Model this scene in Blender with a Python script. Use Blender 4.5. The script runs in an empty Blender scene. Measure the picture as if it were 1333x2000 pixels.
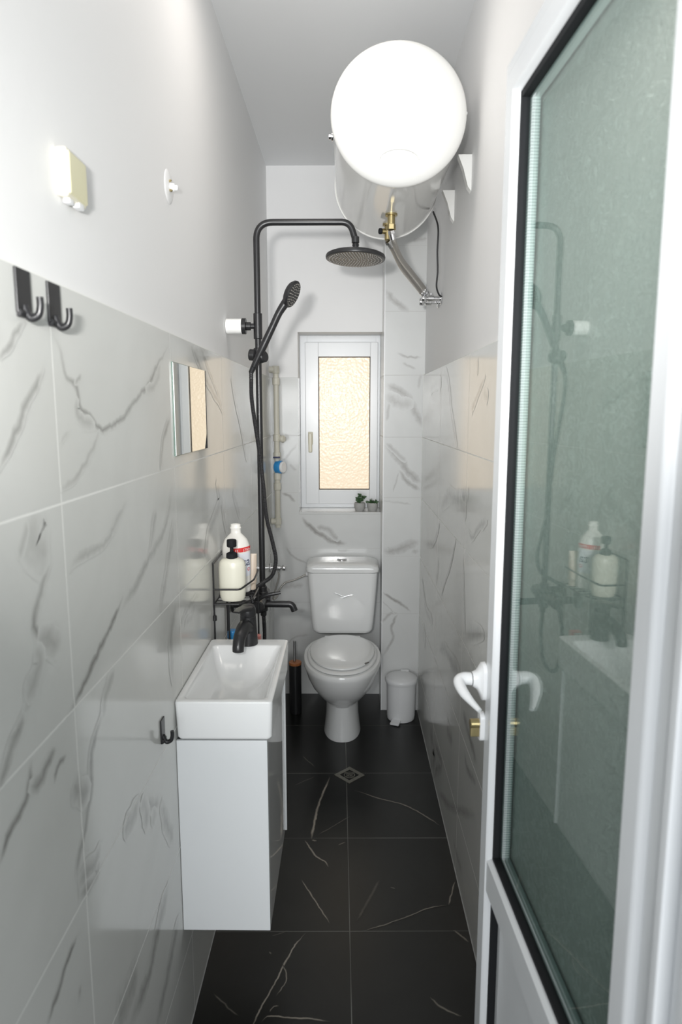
import bpy, bmesh, math, random
from mathutils import Vector, Matrix, Euler
C = bpy.context.scene.collection
random.seed(7)
PI = math.pi
# ------------------------------------------------------------------ camera
FPX = 1300.0
CAMH = 1.55
cam_d = bpy.data.cameras.new('camera'); cam = bpy.data.objects.new('camera', cam_d); C.objects.link(cam)
cam.location = (0, 0, CAMH)
cam.rotation_euler = Euler((math.radians(90) - math.atan(197/FPX), 0, math.atan(11.5/FPX)))
cam_d.sensor_fit = 'VERTICAL'; cam_d.sensor_height = 36; cam_d.sensor_width = 36
cam_d.lens = FPX/2000*36
cam_d.clip_start = 0.02
cam_d.dof.use_dof = True; cam_d.dof.focus_distance = 2.3; cam_d.dof.aperture_fstop = 5.0
bpy.context.scene.camera = cam
RM = cam.rotation_euler.to_matrix()
def ray(px, py): return RM @ Vector(((px-666.5)/FPX, (1000-py)/FPX, -1))
def onX(px, py, X): r = ray(px, py); return Vector((0,0,CAMH)) + r*(X/r.x)
def onY(px, py, Y): r = ray(px, py); return Vector((0,0,CAMH)) + r*(Y/r.y)
def onZ(px, py, Z): r = ray(px, py); return Vector((0,0,CAMH)) + r*((Z-CAMH)/r.z)
# ------------------------------------------------------------------ world, lights, exposure
sc = bpy.context.scene
sc.view_settings.view_transform = 'Standard'; sc.view_settings.look = 'None'
sc.view_settings.gamma = 1; sc.view_settings.use_curve_mapping = False
sc.view_settings.exposure = 0.25
w = bpy.data.worlds.new('world'); sc.world = w; w.use_nodes = True
w.node_tree.nodes['Background'].inputs[0].default_value = (0.93, 0.97, 1.0, 1)
w.node_tree.nodes['Background'].inputs[1].default_value = 0.35
def area(name, loc, target, sx, sy, power, col=(1,1,1), spread=180):
    l = bpy.data.lights.new(name, 'AREA'); l.shape = 'RECTANGLE'; l.size = sx; l.size_y = sy; l.energy = power; l.color = col; l.spread = math.radians(spread)
    o = bpy.data.objects.new(name, l); C.objects.link(o); o.location = loc
    o.rotation_euler = (Vector(target)-Vector(loc)).to_track_quat('-Z', 'Y').to_euler(); return o
area('hall_bounce_fill', (0.0, -2.0, 1.75), (0.0, 3.3, 2.35), 1.8, 2.2, 33, (0.96, 0.985, 1.0), 110)  # unseen fill panel added behind the camera, mimics flash bounced off hall walls
area('bathroom_ceiling_lamp', (-0.08, 1.72, 2.70), (-0.05, 1.80, 0.0), 0.3, 0.3, 1.7, (1.0, 0.92, 0.84))
area('camera_flash', (-0.13, -0.03, 1.65), (0.0, 3.0, 1.95), 0.07, 0.05, 4.4, (1.0, 0.985, 0.96), 75)
# ------------------------------------------------------------------ materials
def mat(name, col, rough=0.5, metal=0.0, **kw):
    m = bpy.data.materials.new(name); m.use_nodes = True; b = m.node_tree.nodes['Principled BSDF']
    b.inputs['Base Color'].default_value = (*col, 1); b.inputs['Roughness'].default_value = rough; b.inputs['Metallic'].default_value = metal
    for k, v in kw.items(): b.inputs[k.replace('_', ' ')].default_value = v
    return m
def add_noise(m, scale, amt, bump=0.0, bscale=None, stretch=(1,1,1)):
    nt = m.node_tree; b = nt.nodes['Principled BSDF']; c = b.inputs['Base Color'].default_value[:]
    tc = nt.nodes.new('ShaderNodeTexCoord'); mp = nt.nodes.new('ShaderNodeMapping'); mp.inputs['Scale'].default_value = stretch
    nt.links.new(tc.outputs['Object'], mp.inputs[0])
    n = nt.nodes.new('ShaderNodeTexNoise'); n.inputs['Scale'].default_value = scale; n.inputs['Detail'].default_value = 5
    nt.links.new(mp.outputs[0], n.inputs[0])
    mx = nt.nodes.new('ShaderNodeMix'); mx.data_type = 'RGBA'
    mx.inputs[6].default_value = (c[0]*(1-amt), c[1]*(1-amt), c[2]*(1-amt), 1); mx.inputs[7].default_value = (min(1,c[0]*(1+amt)), min(1,c[1]*(1+amt)), min(1,c[2]*(1+amt)), 1)
    nt.links.new(n.outputs[0], mx.inputs[0]); nt.links.new(mx.outputs[2], b.inputs['Base Color'])
    if bump:
        n2 = nt.nodes.new('ShaderNodeTexNoise'); n2.inputs['Scale'].default_value = bscale or scale*4; n2.inputs['Detail'].default_value = 3
        nt.links.new(mp.outputs[0], n2.inputs[0])
        bp = nt.nodes.new('ShaderNodeBump'); bp.inputs['Strength'].default_value = bump; bp.inputs['Distance'].default_value = 0.002
        nt.links.new(n2.outputs[0], bp.inputs['Height']); nt.links.new(bp.outputs[0], b.inputs['Normal'])
    return m
M = {}
M['paint'] = add_noise(mat('white wall paint', (0.85, 0.85, 0.85), 0.55), 1.6, 0.015, 0.10, 60)
M['ceil'] = add_noise(mat('ceiling paint', (0.84, 0.85, 0.86), 0.7), 1.5, 0.012, 0.1, 50)
M['ceramic'] = mat('white sanitary ceramic', (0.83, 0.84, 0.84), 0.07)
add_noise(M['ceramic'], 3, 0.01)
M['enamel'] = add_noise(mat('water heater enamel', (0.78, 0.78, 0.76), 0.10), 2, 0.01)
M['lacquer'] = add_noise(mat('white lacquer', (0.80, 0.82, 0.83), 0.12), 2, 0.01)
M['gloss'] = mat('high gloss white door', (0.72, 0.73, 0.73), 0.03)
M['plastic'] = add_noise(mat('white plastic', (0.82, 0.83, 0.84), 0.28), 4, 0.01)
M['pvc'] = add_noise(mat('white pvc profile', (0.80, 0.82, 0.84), 0.25), 4, 0.01)
M['spacerplastic'] = mat('milky spacer plastic', (0.92, 0.92, 0.90), 0.4)
M['black'] = add_noise(mat('matt black metal', (0.018, 0.018, 0.0195), 0.32), 20, 0.1)
M['blackrub'] = mat('black rubber', (0.02, 0.02, 0.022), 0.5)
M['hose'] = mat('black ribbed hose', (0.022, 0.022, 0.024), 0.35)
M['nozzle'] = mat('grey silicone nozzle', (0.22, 0.21, 0.19), 0.5)
M['chrome'] = mat('chrome', (0.75, 0.75, 0.76), 0.12, 1.0)
M['steel'] = add_noise(mat('brushed steel', (0.55, 0.55, 0.55), 0.3, 1.0), 60, 0.15)
M['brass'] = add_noise(mat('brass', (0.46, 0.38, 0.20), 0.35, 1.0), 40, 0.15)
M['bamboo'] = add_noise(mat('bamboo wood', (0.55, 0.20, 0.07), 0.45), 30, 0.2, stretch=(1,6,1))
M['cream'] = mat('cream bottle plastic', (0.80, 0.78, 0.66), 0.3, Subsurface_Weight=0.0)
M['yellowed'] = add_noise(mat('yellowed plastic', (0.70, 0.67, 0.46), 0.35), 12, 0.08)
M['whitebottle'] = mat('white bottle plastic', (0.85, 0.83, 0.78), 0.35)
M['label_red'] = mat('red label band', (0.70, 0.03, 0.03), 0.4)
M['label_white'] = mat('pale label', (0.80, 0.82, 0.88), 0.4)
M['ink'] = mat('dark blue ink', (0.02, 0.03, 0.10), 0.5)
M['inkwhite'] = mat('white ink', (0.85, 0.85, 0.85), 0.5)
M['beige'] = mat('beige tube', (0.62, 0.52, 0.42), 0.4)
M['blue'] = mat('blue plastic', (0.03, 0.27, 0.62), 0.35)
M['pink'] = mat('pink plastic', (0.80, 0.30, 0.27), 0.35)
M['pipe'] = add_noise(mat('pale polypropylene pipe', (0.66, 0.64, 0.55), 0.4), 8, 0.06)
M['concrete'] = add_noise(mat('grey cement pot', (0.40, 0.40, 0.39), 0.8), 60, 0.2, 0.3, 200)
M['leaf'] = add_noise(mat('green leaf', (0.05, 0.11, 0.045), 0.5), 60, 0.4)
M['handleiv'] = mat('ivory handle plastic', (0.74, 0.71, 0.58), 0.35)
M['mirror'] = mat('mirror silver', (0.85, 0.87, 0.85), 0.015, 1.0)
M['edge'] = mat('ground glass edge', (0.10, 0.16, 0.13), 0.2)
M['gasket'] = mat('black gasket', (0.014, 0.015, 0.017), 0.7, Specular_IOR_Level=0.2)
M['flint'] = add_noise(mat('dirty steel grate', (0.30, 0.29, 0.25), 0.4, 0.7), 80, 0.3)
M['dark'] = mat('dark void', (0.01, 0.01, 0.01), 0.8)
M['chip'] = mat('grey chip mark', (0.16, 0.15, 0.14), 0.4)
M['silver'] = mat('silver print', (0.70, 0.70, 0.70), 0.15, 1.0)

def marble(name, base, dark, veincol, grout, axis, origin, tw, rows, rough, rot=0.0, gw=0.0016, cloud=3.0, spec=0.5, gstr=0.9, roughvar=0.0):
    """glossy stone tile: cloudy base, grout grid in object space, vein ribbons driven by the 'vein' uv map"""
    m = bpy.data.materials.new(name); m.use_nodes = True; nt = m.node_tree; N = nt.nodes; L = nt.links
    b = N['Principled BSDF']; b.inputs['Roughness'].default_value = rough; b.inputs['Specular IOR Level'].default_value = spec
    tc = N.new('ShaderNodeTexCoord'); mp = N.new('ShaderNodeMapping'); L.new(tc.outputs['Object'], mp.inputs[0])
    mp.inputs['Rotation'].default_value = (0, 0, rot)
    n = N.new('ShaderNodeTexNoise'); n.inputs['Scale'].default_value = cloud; n.inputs['Detail'].default_value = 6; n.inputs['Distortion'].default_value = 0.8
    L.new(tc.outputs['Object'], n.inputs[0])
    mx = N.new('ShaderNodeMix'); mx.data_type = 'RGBA'; mx.inputs[6].default_value = (*dark, 1); mx.inputs[7].default_value = (*base, 1)
    mr = N.new('ShaderNodeMapRange'); mr.inputs[1].default_value = 0.35; mr.inputs[2].default_value = 0.6; L.new(n.outputs[0], mr.inputs[0]); L.new(mr.outputs[0], mx.inputs[0])
    # vein mask
    uv = N.new('ShaderNodeUVMap'); uv.uv_map = 'vein'; sx = N.new('ShaderNodeSeparateXYZ'); L.new(uv.outputs[0], sx.inputs[0])
    def mth(op, a, bb=None, clamp=False):
        q = N.new('ShaderNodeMath'); q.operation = op; q.use_clamp = clamp
        for i, v in enumerate((a, bb)):
            if v is None: continue
            if isinstance(v, (int, float)): q.inputs[i].default_value = v
            else: L.new(v, q.inputs[i])
        return q.outputs[0]
    nz = N.new('ShaderNodeTexNoise'); nz.inputs['Scale'].default_value = 55; nz.inputs['Detail'].default_value = 4; L.new(tc.outputs['Object'], nz.inputs[0])
    nz2 = N.new('ShaderNodeTexNoise'); nz2.inputs['Scale'].default_value = 14; nz2.inputs['Detail'].default_value = 5; L.new(tc.outputs['Object'], nz2.inputs[0])
    v = mth('ADD', sx.outputs[1], mth('MULTIPLY', mth('SUBTRACT', nz.outputs[0], 0.5), 0.9))
    prof = mth('SUBTRACT', 1.0, mth('ABSOLUTE', v), True)
    edge = mth('MULTIPLY', mth('SUBTRACT', 1.0, mth('ABSOLUTE', sx.outputs[1]), True), 4.0, True)
    k = mth('MULTIPLY', mth('MULTIPLY', prof, edge), sx.outputs[0])
    k = mth('MULTIPLY', k, mth('ADD', 0.35, mth('MULTIPLY', nz2.outputs[0], 1.4)), True)
    mv = N.new('ShaderNodeMix'); mv.data_type = 'RGBA'; mv.inputs[7].default_value = (*veincol, 1); L.new(mx.outputs[2], mv.inputs[6]); L.new(k, mv.inputs[0])
    # grout
    sp = N.new('ShaderNodeSeparateXYZ'); L.new(mp.outputs[0], sp.inputs[0])
    def line(out, org, per):
        t = mth('SUBTRACT', out, org - per*50)
        t = mth('MODULO', t, per); t = mth('MINIMUM', t, mth('SUBTRACT', per, t))
        return mth('LESS_THAN', t, gw)
    g = None
    for ax, org, per in ((axis[0], origin[0], tw), (axis[1], origin[1], rows)):
        if per is None: continue
        q = line(sp.outputs[ax], org, per)
        g = q if g is None else mth('MAXIMUM', g, q)
    if g is not None:
        mg = N.new('ShaderNodeMix'); mg.data_type = 'RGBA'; mg.inputs[7].default_value = (*grout, 1); L.new(mv.outputs[2], mg.inputs[6])
        nn = N.new('ShaderNodeTexNoise'); nn.inputs['Scale'].default_value = 1.3; L.new(tc.outputs['Object'], nn.inputs[0])
        mk = N.new('ShaderNodeMapRange'); mk.inputs[1].default_value = 0.38; mk.inputs[2].default_value = 0.58; mk.inputs[3].default_value = 0.3; mk.inputs[4].default_value = gstr; L.new(nn.outputs[0], mk.inputs[0])
        gs = mth('MULTIPLY', g, mk.outputs[0]); L.new(gs, mg.inputs[0]); L.new(mg.outputs[2], b.inputs['Base Color'])
        rr = mth('ADD', rough, mth('MULTIPLY', g, 0.5)); L.new(rr, b.inputs['Roughness'])
    else: L.new(mv.outputs[2], b.inputs['Base Color'])
    # very slight waviness of the glaze
    nb = N.new('ShaderNodeTexNoise'); nb.inputs['Scale'].default_value = 6; L.new(tc.outputs['Object'], nb.inputs[0])
    bp = N.new('ShaderNodeBump'); bp.inputs['Strength'].default_value = 0.03; bp.inputs['Distance'].default_value = 0.003; L.new(nb.outputs[0], bp.inputs['Height']); L.new(bp.outputs[0], b.inputs['Normal'])
    return m
TB, TD, TV, TG = (0.72, 0.725, 0.70), (0.675, 0.68, 0.655), (0.28, 0.275, 0.26), (0.88, 0.88, 0.85)
ZT = 1.723
M['marbleL'] = marble('left wall marble tile', TB, TD, TV, TG, (1, 2), (2.135, 1.423), 0.612, 0.30, 0.13)
M['marbleR'] = marble('right wall marble tile', TB, TD, TV, TG, (1, 2), (2.055, 1.423), 0.612, 0.30, 0.13)
M['marbleB'] = marble('back wall marble tile', (0.70,0.71,0.705), (0.66,0.67,0.665), (0.33,0.32,0.31), (0.58,0.58,0.57), (0, 2), (-1.0, 1.423), None, 0.30, 0.12)
M['marbleC'] = marble('column marble tile', (0.70,0.71,0.705), (0.66,0.67,0.665), (0.33,0.32,0.31), (0.58,0.58,0.57), (0, 2), (-1.0, 1.423), None, 0.30, 0.24, spec=0.25)
M['floor'] = marble('black marble floor tile', (0.0125, 0.0128, 0.0122), (0.0085, 0.0088, 0.0085), (0.42, 0.38, 0.32), (0.26, 0.26, 0.24), (0, 1), (0.033, 2.237), 0.445, 0.443, 0.30, rot=-0.0125, gw=0.0013, cloud=4.0, spec=0.4)
# door glass
def door_glass():
    m = bpy.data.materials.new('patterned green glass'); m.use_nodes = True; nt = m.node_tree; N = nt.nodes; L = nt.links; b = N['Principled BSDF']
    tc = N.new('ShaderNodeTexCoord')
    mp = N.new('ShaderNodeMapping'); mp.inputs['Scale'].default_value = (1, 1, 1.2); L.new(tc.outputs['Object'], mp.inputs[0])
    n = N.new('ShaderNodeTexNoise'); n.inputs['Scale'].default_value = 42; n.inputs['Detail'].default_value = 3; n.inputs['Distortion'].default_value = 1.2; L.new(mp.outputs[0], n.inputs[0])
    s = N.new('ShaderNodeMath'); s.operation = 'SUBTRACT'; s.inputs[1].default_value = 0.5; L.new(n.outputs[0], s.inputs[0])
    a = N.new('ShaderNodeMath'); a.operation = 'ABSOLUTE'; L.new(s.outputs[0], a.inputs[0])
    r = N.new('ShaderNodeMapRange'); r.inputs[1].default_value = 0.0; r.inputs[2].default_value = 0.05; r.inputs[3].default_value = 1; r.inputs[4].default_value = 0; L.new(a.outputs[0], r.inputs[0])
    n3 = N.new('ShaderNodeTexNoise'); n3.inputs['Scale'].default_value = 9; L.new(mp.outputs[0], n3.inputs[0])
    q = N.new('ShaderNodeMath'); q.operation = 'MULTIPLY'; L.new(r.outputs[0], q.inputs[0]); L.new(n3.outputs[0], q.inputs[1])
    mx = N.new('ShaderNodeMix'); mx.data_type = 'RGBA'; mx.inputs[6].default_value = (0.43, 0.48, 0.455, 1); mx.inputs[7].default_value = (0.72, 0.79, 0.76, 1); L.new(q.outputs[0], mx.inputs[0])
    L.new(mx.outputs[2], b.inputs['Base Color'])
    b.inputs['Roughness'].default_value = 0.35; b.inputs['Transmission Weight'].default_value = 0.35; b.inputs['IOR'].default_value = 1.2
    bp = N.new('ShaderNodeBump'); bp.inputs['Strength'].default_value = 0.4; bp.inputs['Distance'].default_value = 0.002; L.new(r.outputs[0], bp.inputs['Height']); L.new(bp.outputs[0], b.inputs['Normal'])
    return m
M['pattern'] = door_glass()
def clear_glass():
    m = bpy.data.materials.new('clear tinted pane'); m.use_nodes = True; nt = m.node_tree; N = nt.nodes; L = nt.links
    N.remove(N['Principled BSDF']); out = N['Material Output']
    tr = N.new('ShaderNodeBsdfTransparent'); tr.inputs[0].default_value = (0.92, 0.96, 0.945, 1)
    gl = N.new('ShaderNodeBsdfGlossy'); gl.inputs['Roughness'].default_value = 0.0; gl.inputs[0].default_value = (1,1,1,1)
    fr = N.new('ShaderNodeFresnel'); ge = N.new('ShaderNodeNewGeometry'); mi_ = N.new('ShaderNodeMix'); mi_.inputs[2].default_value = 1.60; mi_.inputs[3].default_value = 1/1.60
    L.new(ge.outputs['Backfacing'], mi_.inputs[0]); L.new(mi_.outputs[0], fr.inputs[0])
    mx = N.new('ShaderNodeMixShader'); L.new(fr.outputs[0], mx.inputs[0]); L.new(tr.outputs[0], mx.inputs[1]); L.new(gl.outputs[0], mx.inputs[2]); L.new(mx.outputs[0], out.inputs[0])
    return m
M['clear'] = clear_glass()
def window_pane():
    m = bpy.data.materials.new('amber frosted pane'); m.use_nodes = True; nt = m.node_tree; N = nt.nodes; L = nt.links; b = N['Principled BSDF']
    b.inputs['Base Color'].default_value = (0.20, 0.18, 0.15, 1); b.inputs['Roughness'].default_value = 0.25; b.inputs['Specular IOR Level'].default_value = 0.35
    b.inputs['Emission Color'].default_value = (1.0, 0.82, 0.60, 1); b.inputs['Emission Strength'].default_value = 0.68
    tc = N.new('ShaderNodeTexCoord'); v = N.new('ShaderNodeTexVoronoi'); v.feature = 'SMOOTH_F1'; v.inputs['Scale'].default_value = 85; L.new(tc.outputs['Object'], v.inputs[0])
    bp = N.new('ShaderNodeBump'); bp.inputs['Strength'].default_value = 0.35; bp.inputs['Distance'].default_value = 0.004; L.new(v.outputs[0], bp.inputs['Height']); L.new(bp.outputs[0], b.inputs['Normal'])
    return m
M['amber'] = window_pane()
def braid():
    m = mat('braided steel hose', (0.50, 0.48, 0.45), 0.35, 0.85); nt = m.node_tree; N = nt.nodes; L = nt.links; b = N['Principled BSDF']
    tc = N.new('ShaderNodeTexCoord'); v = N.new('ShaderNodeTexVoronoi'); v.inputs['Scale'].default_value = 380; L.new(tc.outputs['Object'], v.inputs[0])
    bp = N.new('ShaderNodeBump'); bp.inputs['Strength'].default_value = 0.9; bp.inputs['Distance'].default_value = 0.001; L.new(v.outputs[0], bp.inputs['Height']); L.new(bp.outputs[0], b.inputs['Normal'])
    return m
M['braid'] = braid()
def spacer_mat():
    m = mat('perforated aluminium spacer', (0.50, 0.58, 0.57), 0.6, 0.0); nt = m.node_tree; N = nt.nodes; L = nt.links; b = N['Principled BSDF']
    tc = N.new('ShaderNodeTexCoord'); sx = N.new('ShaderNodeSeparateXYZ'); L.new(tc.outputs['Object'], sx.inputs[0])
    q = N.new('ShaderNodeMath'); q.operation = 'MULTIPLY'; q.inputs[1].default_value = 1400; L.new(sx.outputs[2], q.inputs[0])
    s = N.new('ShaderNodeMath'); s.operation = 'SINE'; L.new(q.outputs[0], s.inputs[0])
    r = N.new('ShaderNodeMapRange'); r.inputs[1].default_value = -0.2; r.inputs[2].default_value = 0.4; L.new(s.outputs[0], r.inputs[0])
    mx = N.new('ShaderNodeMix'); mx.data_type = 'RGBA'; mx.inputs[6].default_value = (0.25, 0.33, 0.33, 1); mx.inputs[7].default_value = (0.62, 0.70, 0.69, 1); L.new(r.outputs[0], mx.inputs[0]); L.new(mx.outputs[2], b.inputs['Base Color'])
    return m
M['spacer'] = spacer_mat()
# ------------------------------------------------------------------ mesh helpers
def obj(name, bm, m, parent=None, smooth=True, label=None):
    me = bpy.data.meshes.new(name)
    bmesh.ops.recalc_face_normals(bm, faces=bm.faces[:])
    bm.to_mesh(me); bm.free()
    for q in (m if isinstance(m, (list, tuple)) else [m]): me.materials.append(q)
    o = bpy.data.objects.new(name, me); C.objects.link(o)
    if smooth:
        me.polygons.foreach_set('use_smooth', [True]*len(me.polygons))
        me.set_sharp_from_angle(angle=math.radians(38))
        wn = o.modifiers.new('weighted normals', 'WEIGHTED_NORMAL'); wn.keep_sharp = True; wn.weight = 80
    if parent is not None:
        o.parent = parent; o.matrix_parent_inverse = Matrix.Translation(parent.location).inverted() if True else None
    if label: o['label'] = label
    return o
def thing(name, label, cat, loc=(0,0,0), group=None):
    o = bpy.data.objects.new(name, None); C.objects.link(o); o.location = loc; o.empty_display_size = 0.05
    o['label'] = label; o['category'] = cat
    if group: o['group'] = group
    return o
def tag(o, label, cat, group=None):
    o['label'] = label; o['category'] = cat
    if group: o['group'] = group
    return o
def struct(o, label=None):
    o['kind'] = 'structure'
    if label: o['label'] = label
    return o
def NB(): return bmesh.new()
def box(bm, x0, x1, y0, y1, z0, z1, bev=0.0, seg=2, mi=0, M4=None):
    r = bmesh.ops.create_cube(bm, size=1); vs = r['verts']
    for v in vs:
        v.co = Vector(((x0+x1)/2 + v.co.x*(x1-x0), (y0+y1)/2 + v.co.y*(y1-y0), (z0+z1)/2 + v.co.z*(z1-z0)))
    fs = list({f for v in vs for f in v.link_faces})
    if bev > 0:
        es = list({e for v in vs for e in v.link_edges})
        rr = bmesh.ops.bevel(bm, geom=es, offset=bev, segments=seg, affect='EDGES', profile=0.5)
        fs = list({f for f in rr['faces']} | {f for f in fs if f.is_valid})
        vs = list({v for f in fs for v in f.verts})
    for f in fs: f.material_index = mi
    if M4 is not None:
        for v in {v for f in fs for v in f.verts}: v.co = M4 @ v.co
    return fs
def lathe(bm, prof, M4=None, n=40, mi=0, sx=1.0, sy=1.0, a0=0.0, a1=2*PI):
    """prof: (r, z) list, axis z"""
    full = abs(a1-a0-2*PI) < 1e-6; rings = []
    for r, z in prof:
        if r < 1e-6:
            v = bm.verts.new((0, 0, z)); rings.append([v])
        else:
            rings.append([bm.verts.new((r*sx*math.cos(a0+(a1-a0)*i/n), r*sy*math.sin(a0+(a1-a0)*i/n), z)) for i in range(n if full else n+1)])
    new = []
    for a, b in zip(rings, rings[1:]):
        if len(a) == 1 and len(b) == 1: continue
        k = max(len(a), len(b)); rng = k if full else k-1
        for i in range(rng):
            j = (i+1) % k
            if len(a) == 1: f = (a[0], b[i], b[j])
            elif len(b) == 1: f = (a[i], b[0], a[j])
            else: f = (a[i], b[i], b[j], a[j])
            ff = bm.faces.new(f); ff.material_index = mi; new.append(ff)
    if M4 is not None:
        for r in rings:
            for v in r: v.co = M4 @ v.co
    return new
def axisM(p, d):
    """matrix placing local z along d at p"""
    q = Vector(d).normalized().to_track_quat('Z', 'Y'); return Matrix.Translation(p) @ q.to_matrix().to_4x4()
def cyl(bm, p, d, r, l, bev=0.001, n=28, mi=0, r2=None):
    r2 = r if r2 is None else r2
    lathe(bm, [(0, 0), (r-bev, 0), (r, bev), (r2, l-bev), (r2-bev, l), (0, l)], axisM(p, d), n, mi)
def smoothpath(pts, k=8):
    P = [Vector(p) for p in pts]; out = []
    for i in range(len(P)-1):
        p0 = P[max(i-1, 0)]; p1 = P[i]; p2 = P[i+1]; p3 = P[min(i+2, len(P)-1)]
        for j in range(k):
            t = j/k
            out.append(0.5*((2*p1)+(p2-p0)*t+(2*p0-5*p1+4*p2-p3)*t*t+(3*p1-p0-3*p2+p3)*t**3))
    out.append(P[-1]); return out
def fillet(pts, rad, k=8):
    P = [Vector(p) for p in pts]; out = [P[0]]
    for i in range(1, len(P)-1):
        a = (P[i-1]-P[i]); b = (P[i+1]-P[i]); la, lb = a.length, b.length; a.normalize(); b.normalize()
        r = min(rad, la*0.49, lb*0.49)
        s = P[i]+a*r; e = P[i]+b*r
        for j in range(k+1):
            t = j/k; out.append(s*(1-t)**2 + P[i]*2*t*(1-t) + e*t*t)
    out.append(P[-1]); return out
def tube(bm, pts, r, n=14, mi=0, caps=True, flat=1.0, up=None):
    P = [Vector(p) for p in pts]; m = len(P)
    rad = r if isinstance(r, (list, tuple)) else [r]*m
    if len(rad) != m: rad = [rad[0]+0*i for i in range(m)] if len(rad) == 1 else [rad[min(len(rad)-2, int(i/(m-1)*(len(rad)-1)))]*(1-((i/(m-1)*(len(rad)-1))-min(len(rad)-2, int(i/(m-1)*(len(rad)-1))))) + rad[min(len(rad)-2, int(i/(m-1)*(len(rad)-1)))+1]*((i/(m-1)*(len(rad)-1))-min(len(rad)-2, int(i/(m-1)*(len(rad)-1)))) for i in range(m)]
    T = [(P[min(i+1, m-1)]-P[max(i-1, 0)]).normalized() for i in range(m)]
    u = Vector(up) if up else (Vector((0,0,1)) if abs(T[0].z) < 0.9 else Vector((0,1,0)))
    rings = []
    for i in range(m):
        u = (u - T[i]*u.dot(T[i])).normalized(); w_ = T[i].cross(u)
        rings.append([bm.verts.new(P[i]+(u*math.cos(2*PI*j/n)+w_*math.sin(2*PI*j/n)*flat)*rad[i]) for j in range(n)])
    for a, b in zip(rings, rings[1:]):
        for j in range(n):
            f = bm.faces.new((a[j], a[(j+1)%n], b[(j+1)%n], b[j])); f.material_index = mi
    if caps:
        for rg in (rings[0], rings[-1]):
            f = bm.faces.new(rg); f.material_index = mi
def loft(bm, rings, cap0=True, cap1=True, mi=0):
    R = [[bm.verts.new(p) for p in r] for r in rings]; n = len(R[0])
    for a, b in zip(R, R[1:]):
        for j in range(n):
            f = bm.faces.new((a[j], a[(j+1)%n], b[(j+1)%n], b[j])); f.material_index = mi
    if cap0: bm.faces.new(R[0]).material_index = mi
    if cap1: bm.faces.new(R[-1]).material_index = mi
def egg(cx, cy, z, hw, hf, hb, n=48, p=2.0):
    """plan outline: half width hw, front (towards -y) length hf, back length hb"""
    out = []
    for i in range(n):
        a = 2*PI*i/n; c, s = math.cos(a), math.sin(a)
        x = math.copysign(abs(c)**(2/p), c)*hw; l = hf if s < 0 else hb
        y = math.copysign(abs(s)**(2/p), s)*l
        out.append(Vector((cx+x, cy+y, z)))
    return out
def rrect(cx, cy, z, hw, hd, r, k=6):
    out = []
    for qx, qy, a0 in ((1,1,0), (-1,1,PI/2), (-1,-1,PI), (1,-1,1.5*PI)):
        for j in range(k+1):
            a = a0 + PI/2*j/k
            out.append(Vector((cx+qx*(hw-r)+r*math.cos(a), cy+qy*(hd-r)+r*math.sin(a), z)))
    return out
def text_bm(s, size, fn, ext=0.0):
    cu = bpy.data.curves.new('t', 'FONT'); cu.body = s; cu.size = size; cu.align_x = 'LEFT'; cu.resolution_u = 3
    o = bpy.data.objects.new('t', cu); C.objects.link(o)
    dg = bpy.context.evaluated_depsgraph_get(); me = bpy.data.meshes.new_from_object(o.evaluated_get(dg))
    bm = NB(); bm.from_mesh(me); bpy.data.objects.remove(o); bpy.data.curves.remove(cu); bpy.data.meshes.remove(me)
    for v in bm.verts: v.co = fn(v.co.x, v.co.y)
    return bm
# vein ribbons: added to the wall's own mesh
def ribbons(bm, veins, toP, nrm, jit=0.0025, step=0.008, base=0.0003, clip=None):
    uvl = bm.loops.layers.uv.get('vein') or bm.loops.layers.uv.new('vein')
    for k, (pts, wd, st) in enumerate(veins):
        P = [toP(*p) for p in pts]
        dense = smoothpath(P, 10) if len(P) > 2 else [P[0].lerp(P[1], i/12) for i in range(13)]
        # resample
        out = [dense[0]]; acc = 0
        for a, b in zip(dense, dense[1:]):
            acc += (b-a).length
            if acc >= step: out.append(b); acc = 0
        out[-1] = dense[-1] if len(out) > 1 else dense[-1]
        if len(out) < 3: out = [dense[0], dense[len(dense)//2], dense[-1]]
        m = len(out); rng = random.Random(k*13+m)
        offs = nrm*(base + 0.00004*(k % 9)); L_ = []
        jv = 0; wv = 1
        for i, p in enumerate(out):
            t = (out[min(i+1, m-1)]-out[max(i-1, 0)]); t = t.normalized() if t.length > 1e-9 else Vector((0,0,1))
            s = t.cross(nrm).normalized()
            jv = jv*0.6 + rng.uniform(-1, 1)*jit; wv = wv*0.7 + rng.uniform(0.55, 1.5)*0.3
            e = min(1, 5*min(i, m-1-i)/max(1, m-1)+0.15)
            hw = wd*wv*(0.35+0.65*e)
            c = p + s*jv + offs
            va, vb = c - s*hw, c + s*hw
            if clip: va, vb = clip(va), clip(vb)
            L_.append((bm.verts.new(va), bm.verts.new(c), bm.verts.new(vb), st*(min(1, 6*min(i, m-1-i)/max(1, m-1)))))
        for a, b in zip(L_, L_[1:]):
            for (v0, v1, v2, v3, ua, ub) in ((a[0], a[1], b[1], b[0], -1, 0), (a[1], a[2], b[2], b[1], 0, 1)):
                try: f = bm.faces.new((v0, v1, v2, v3))
                except ValueError: continue
                f.material_index = 0
                for lp, uvv in zip(f.loops, ((a[3], ua), (a[3], ub), (b[3], ub), (b[3], ua))): lp[uvl].uv = uvv
def quadbox(bm, x0, x1, y0, y1, z0, z1, mi=0):
    uvl = bm.loops.layers.uv.get('vein') or bm.loops.layers.uv.new('vein')
    fs = box(bm, x0, x1, y0, y1, z0, z1, 0, mi=mi)
    for f in fs:
        for lp in f.loops: lp[uvl].uv = (0, 1)
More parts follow.
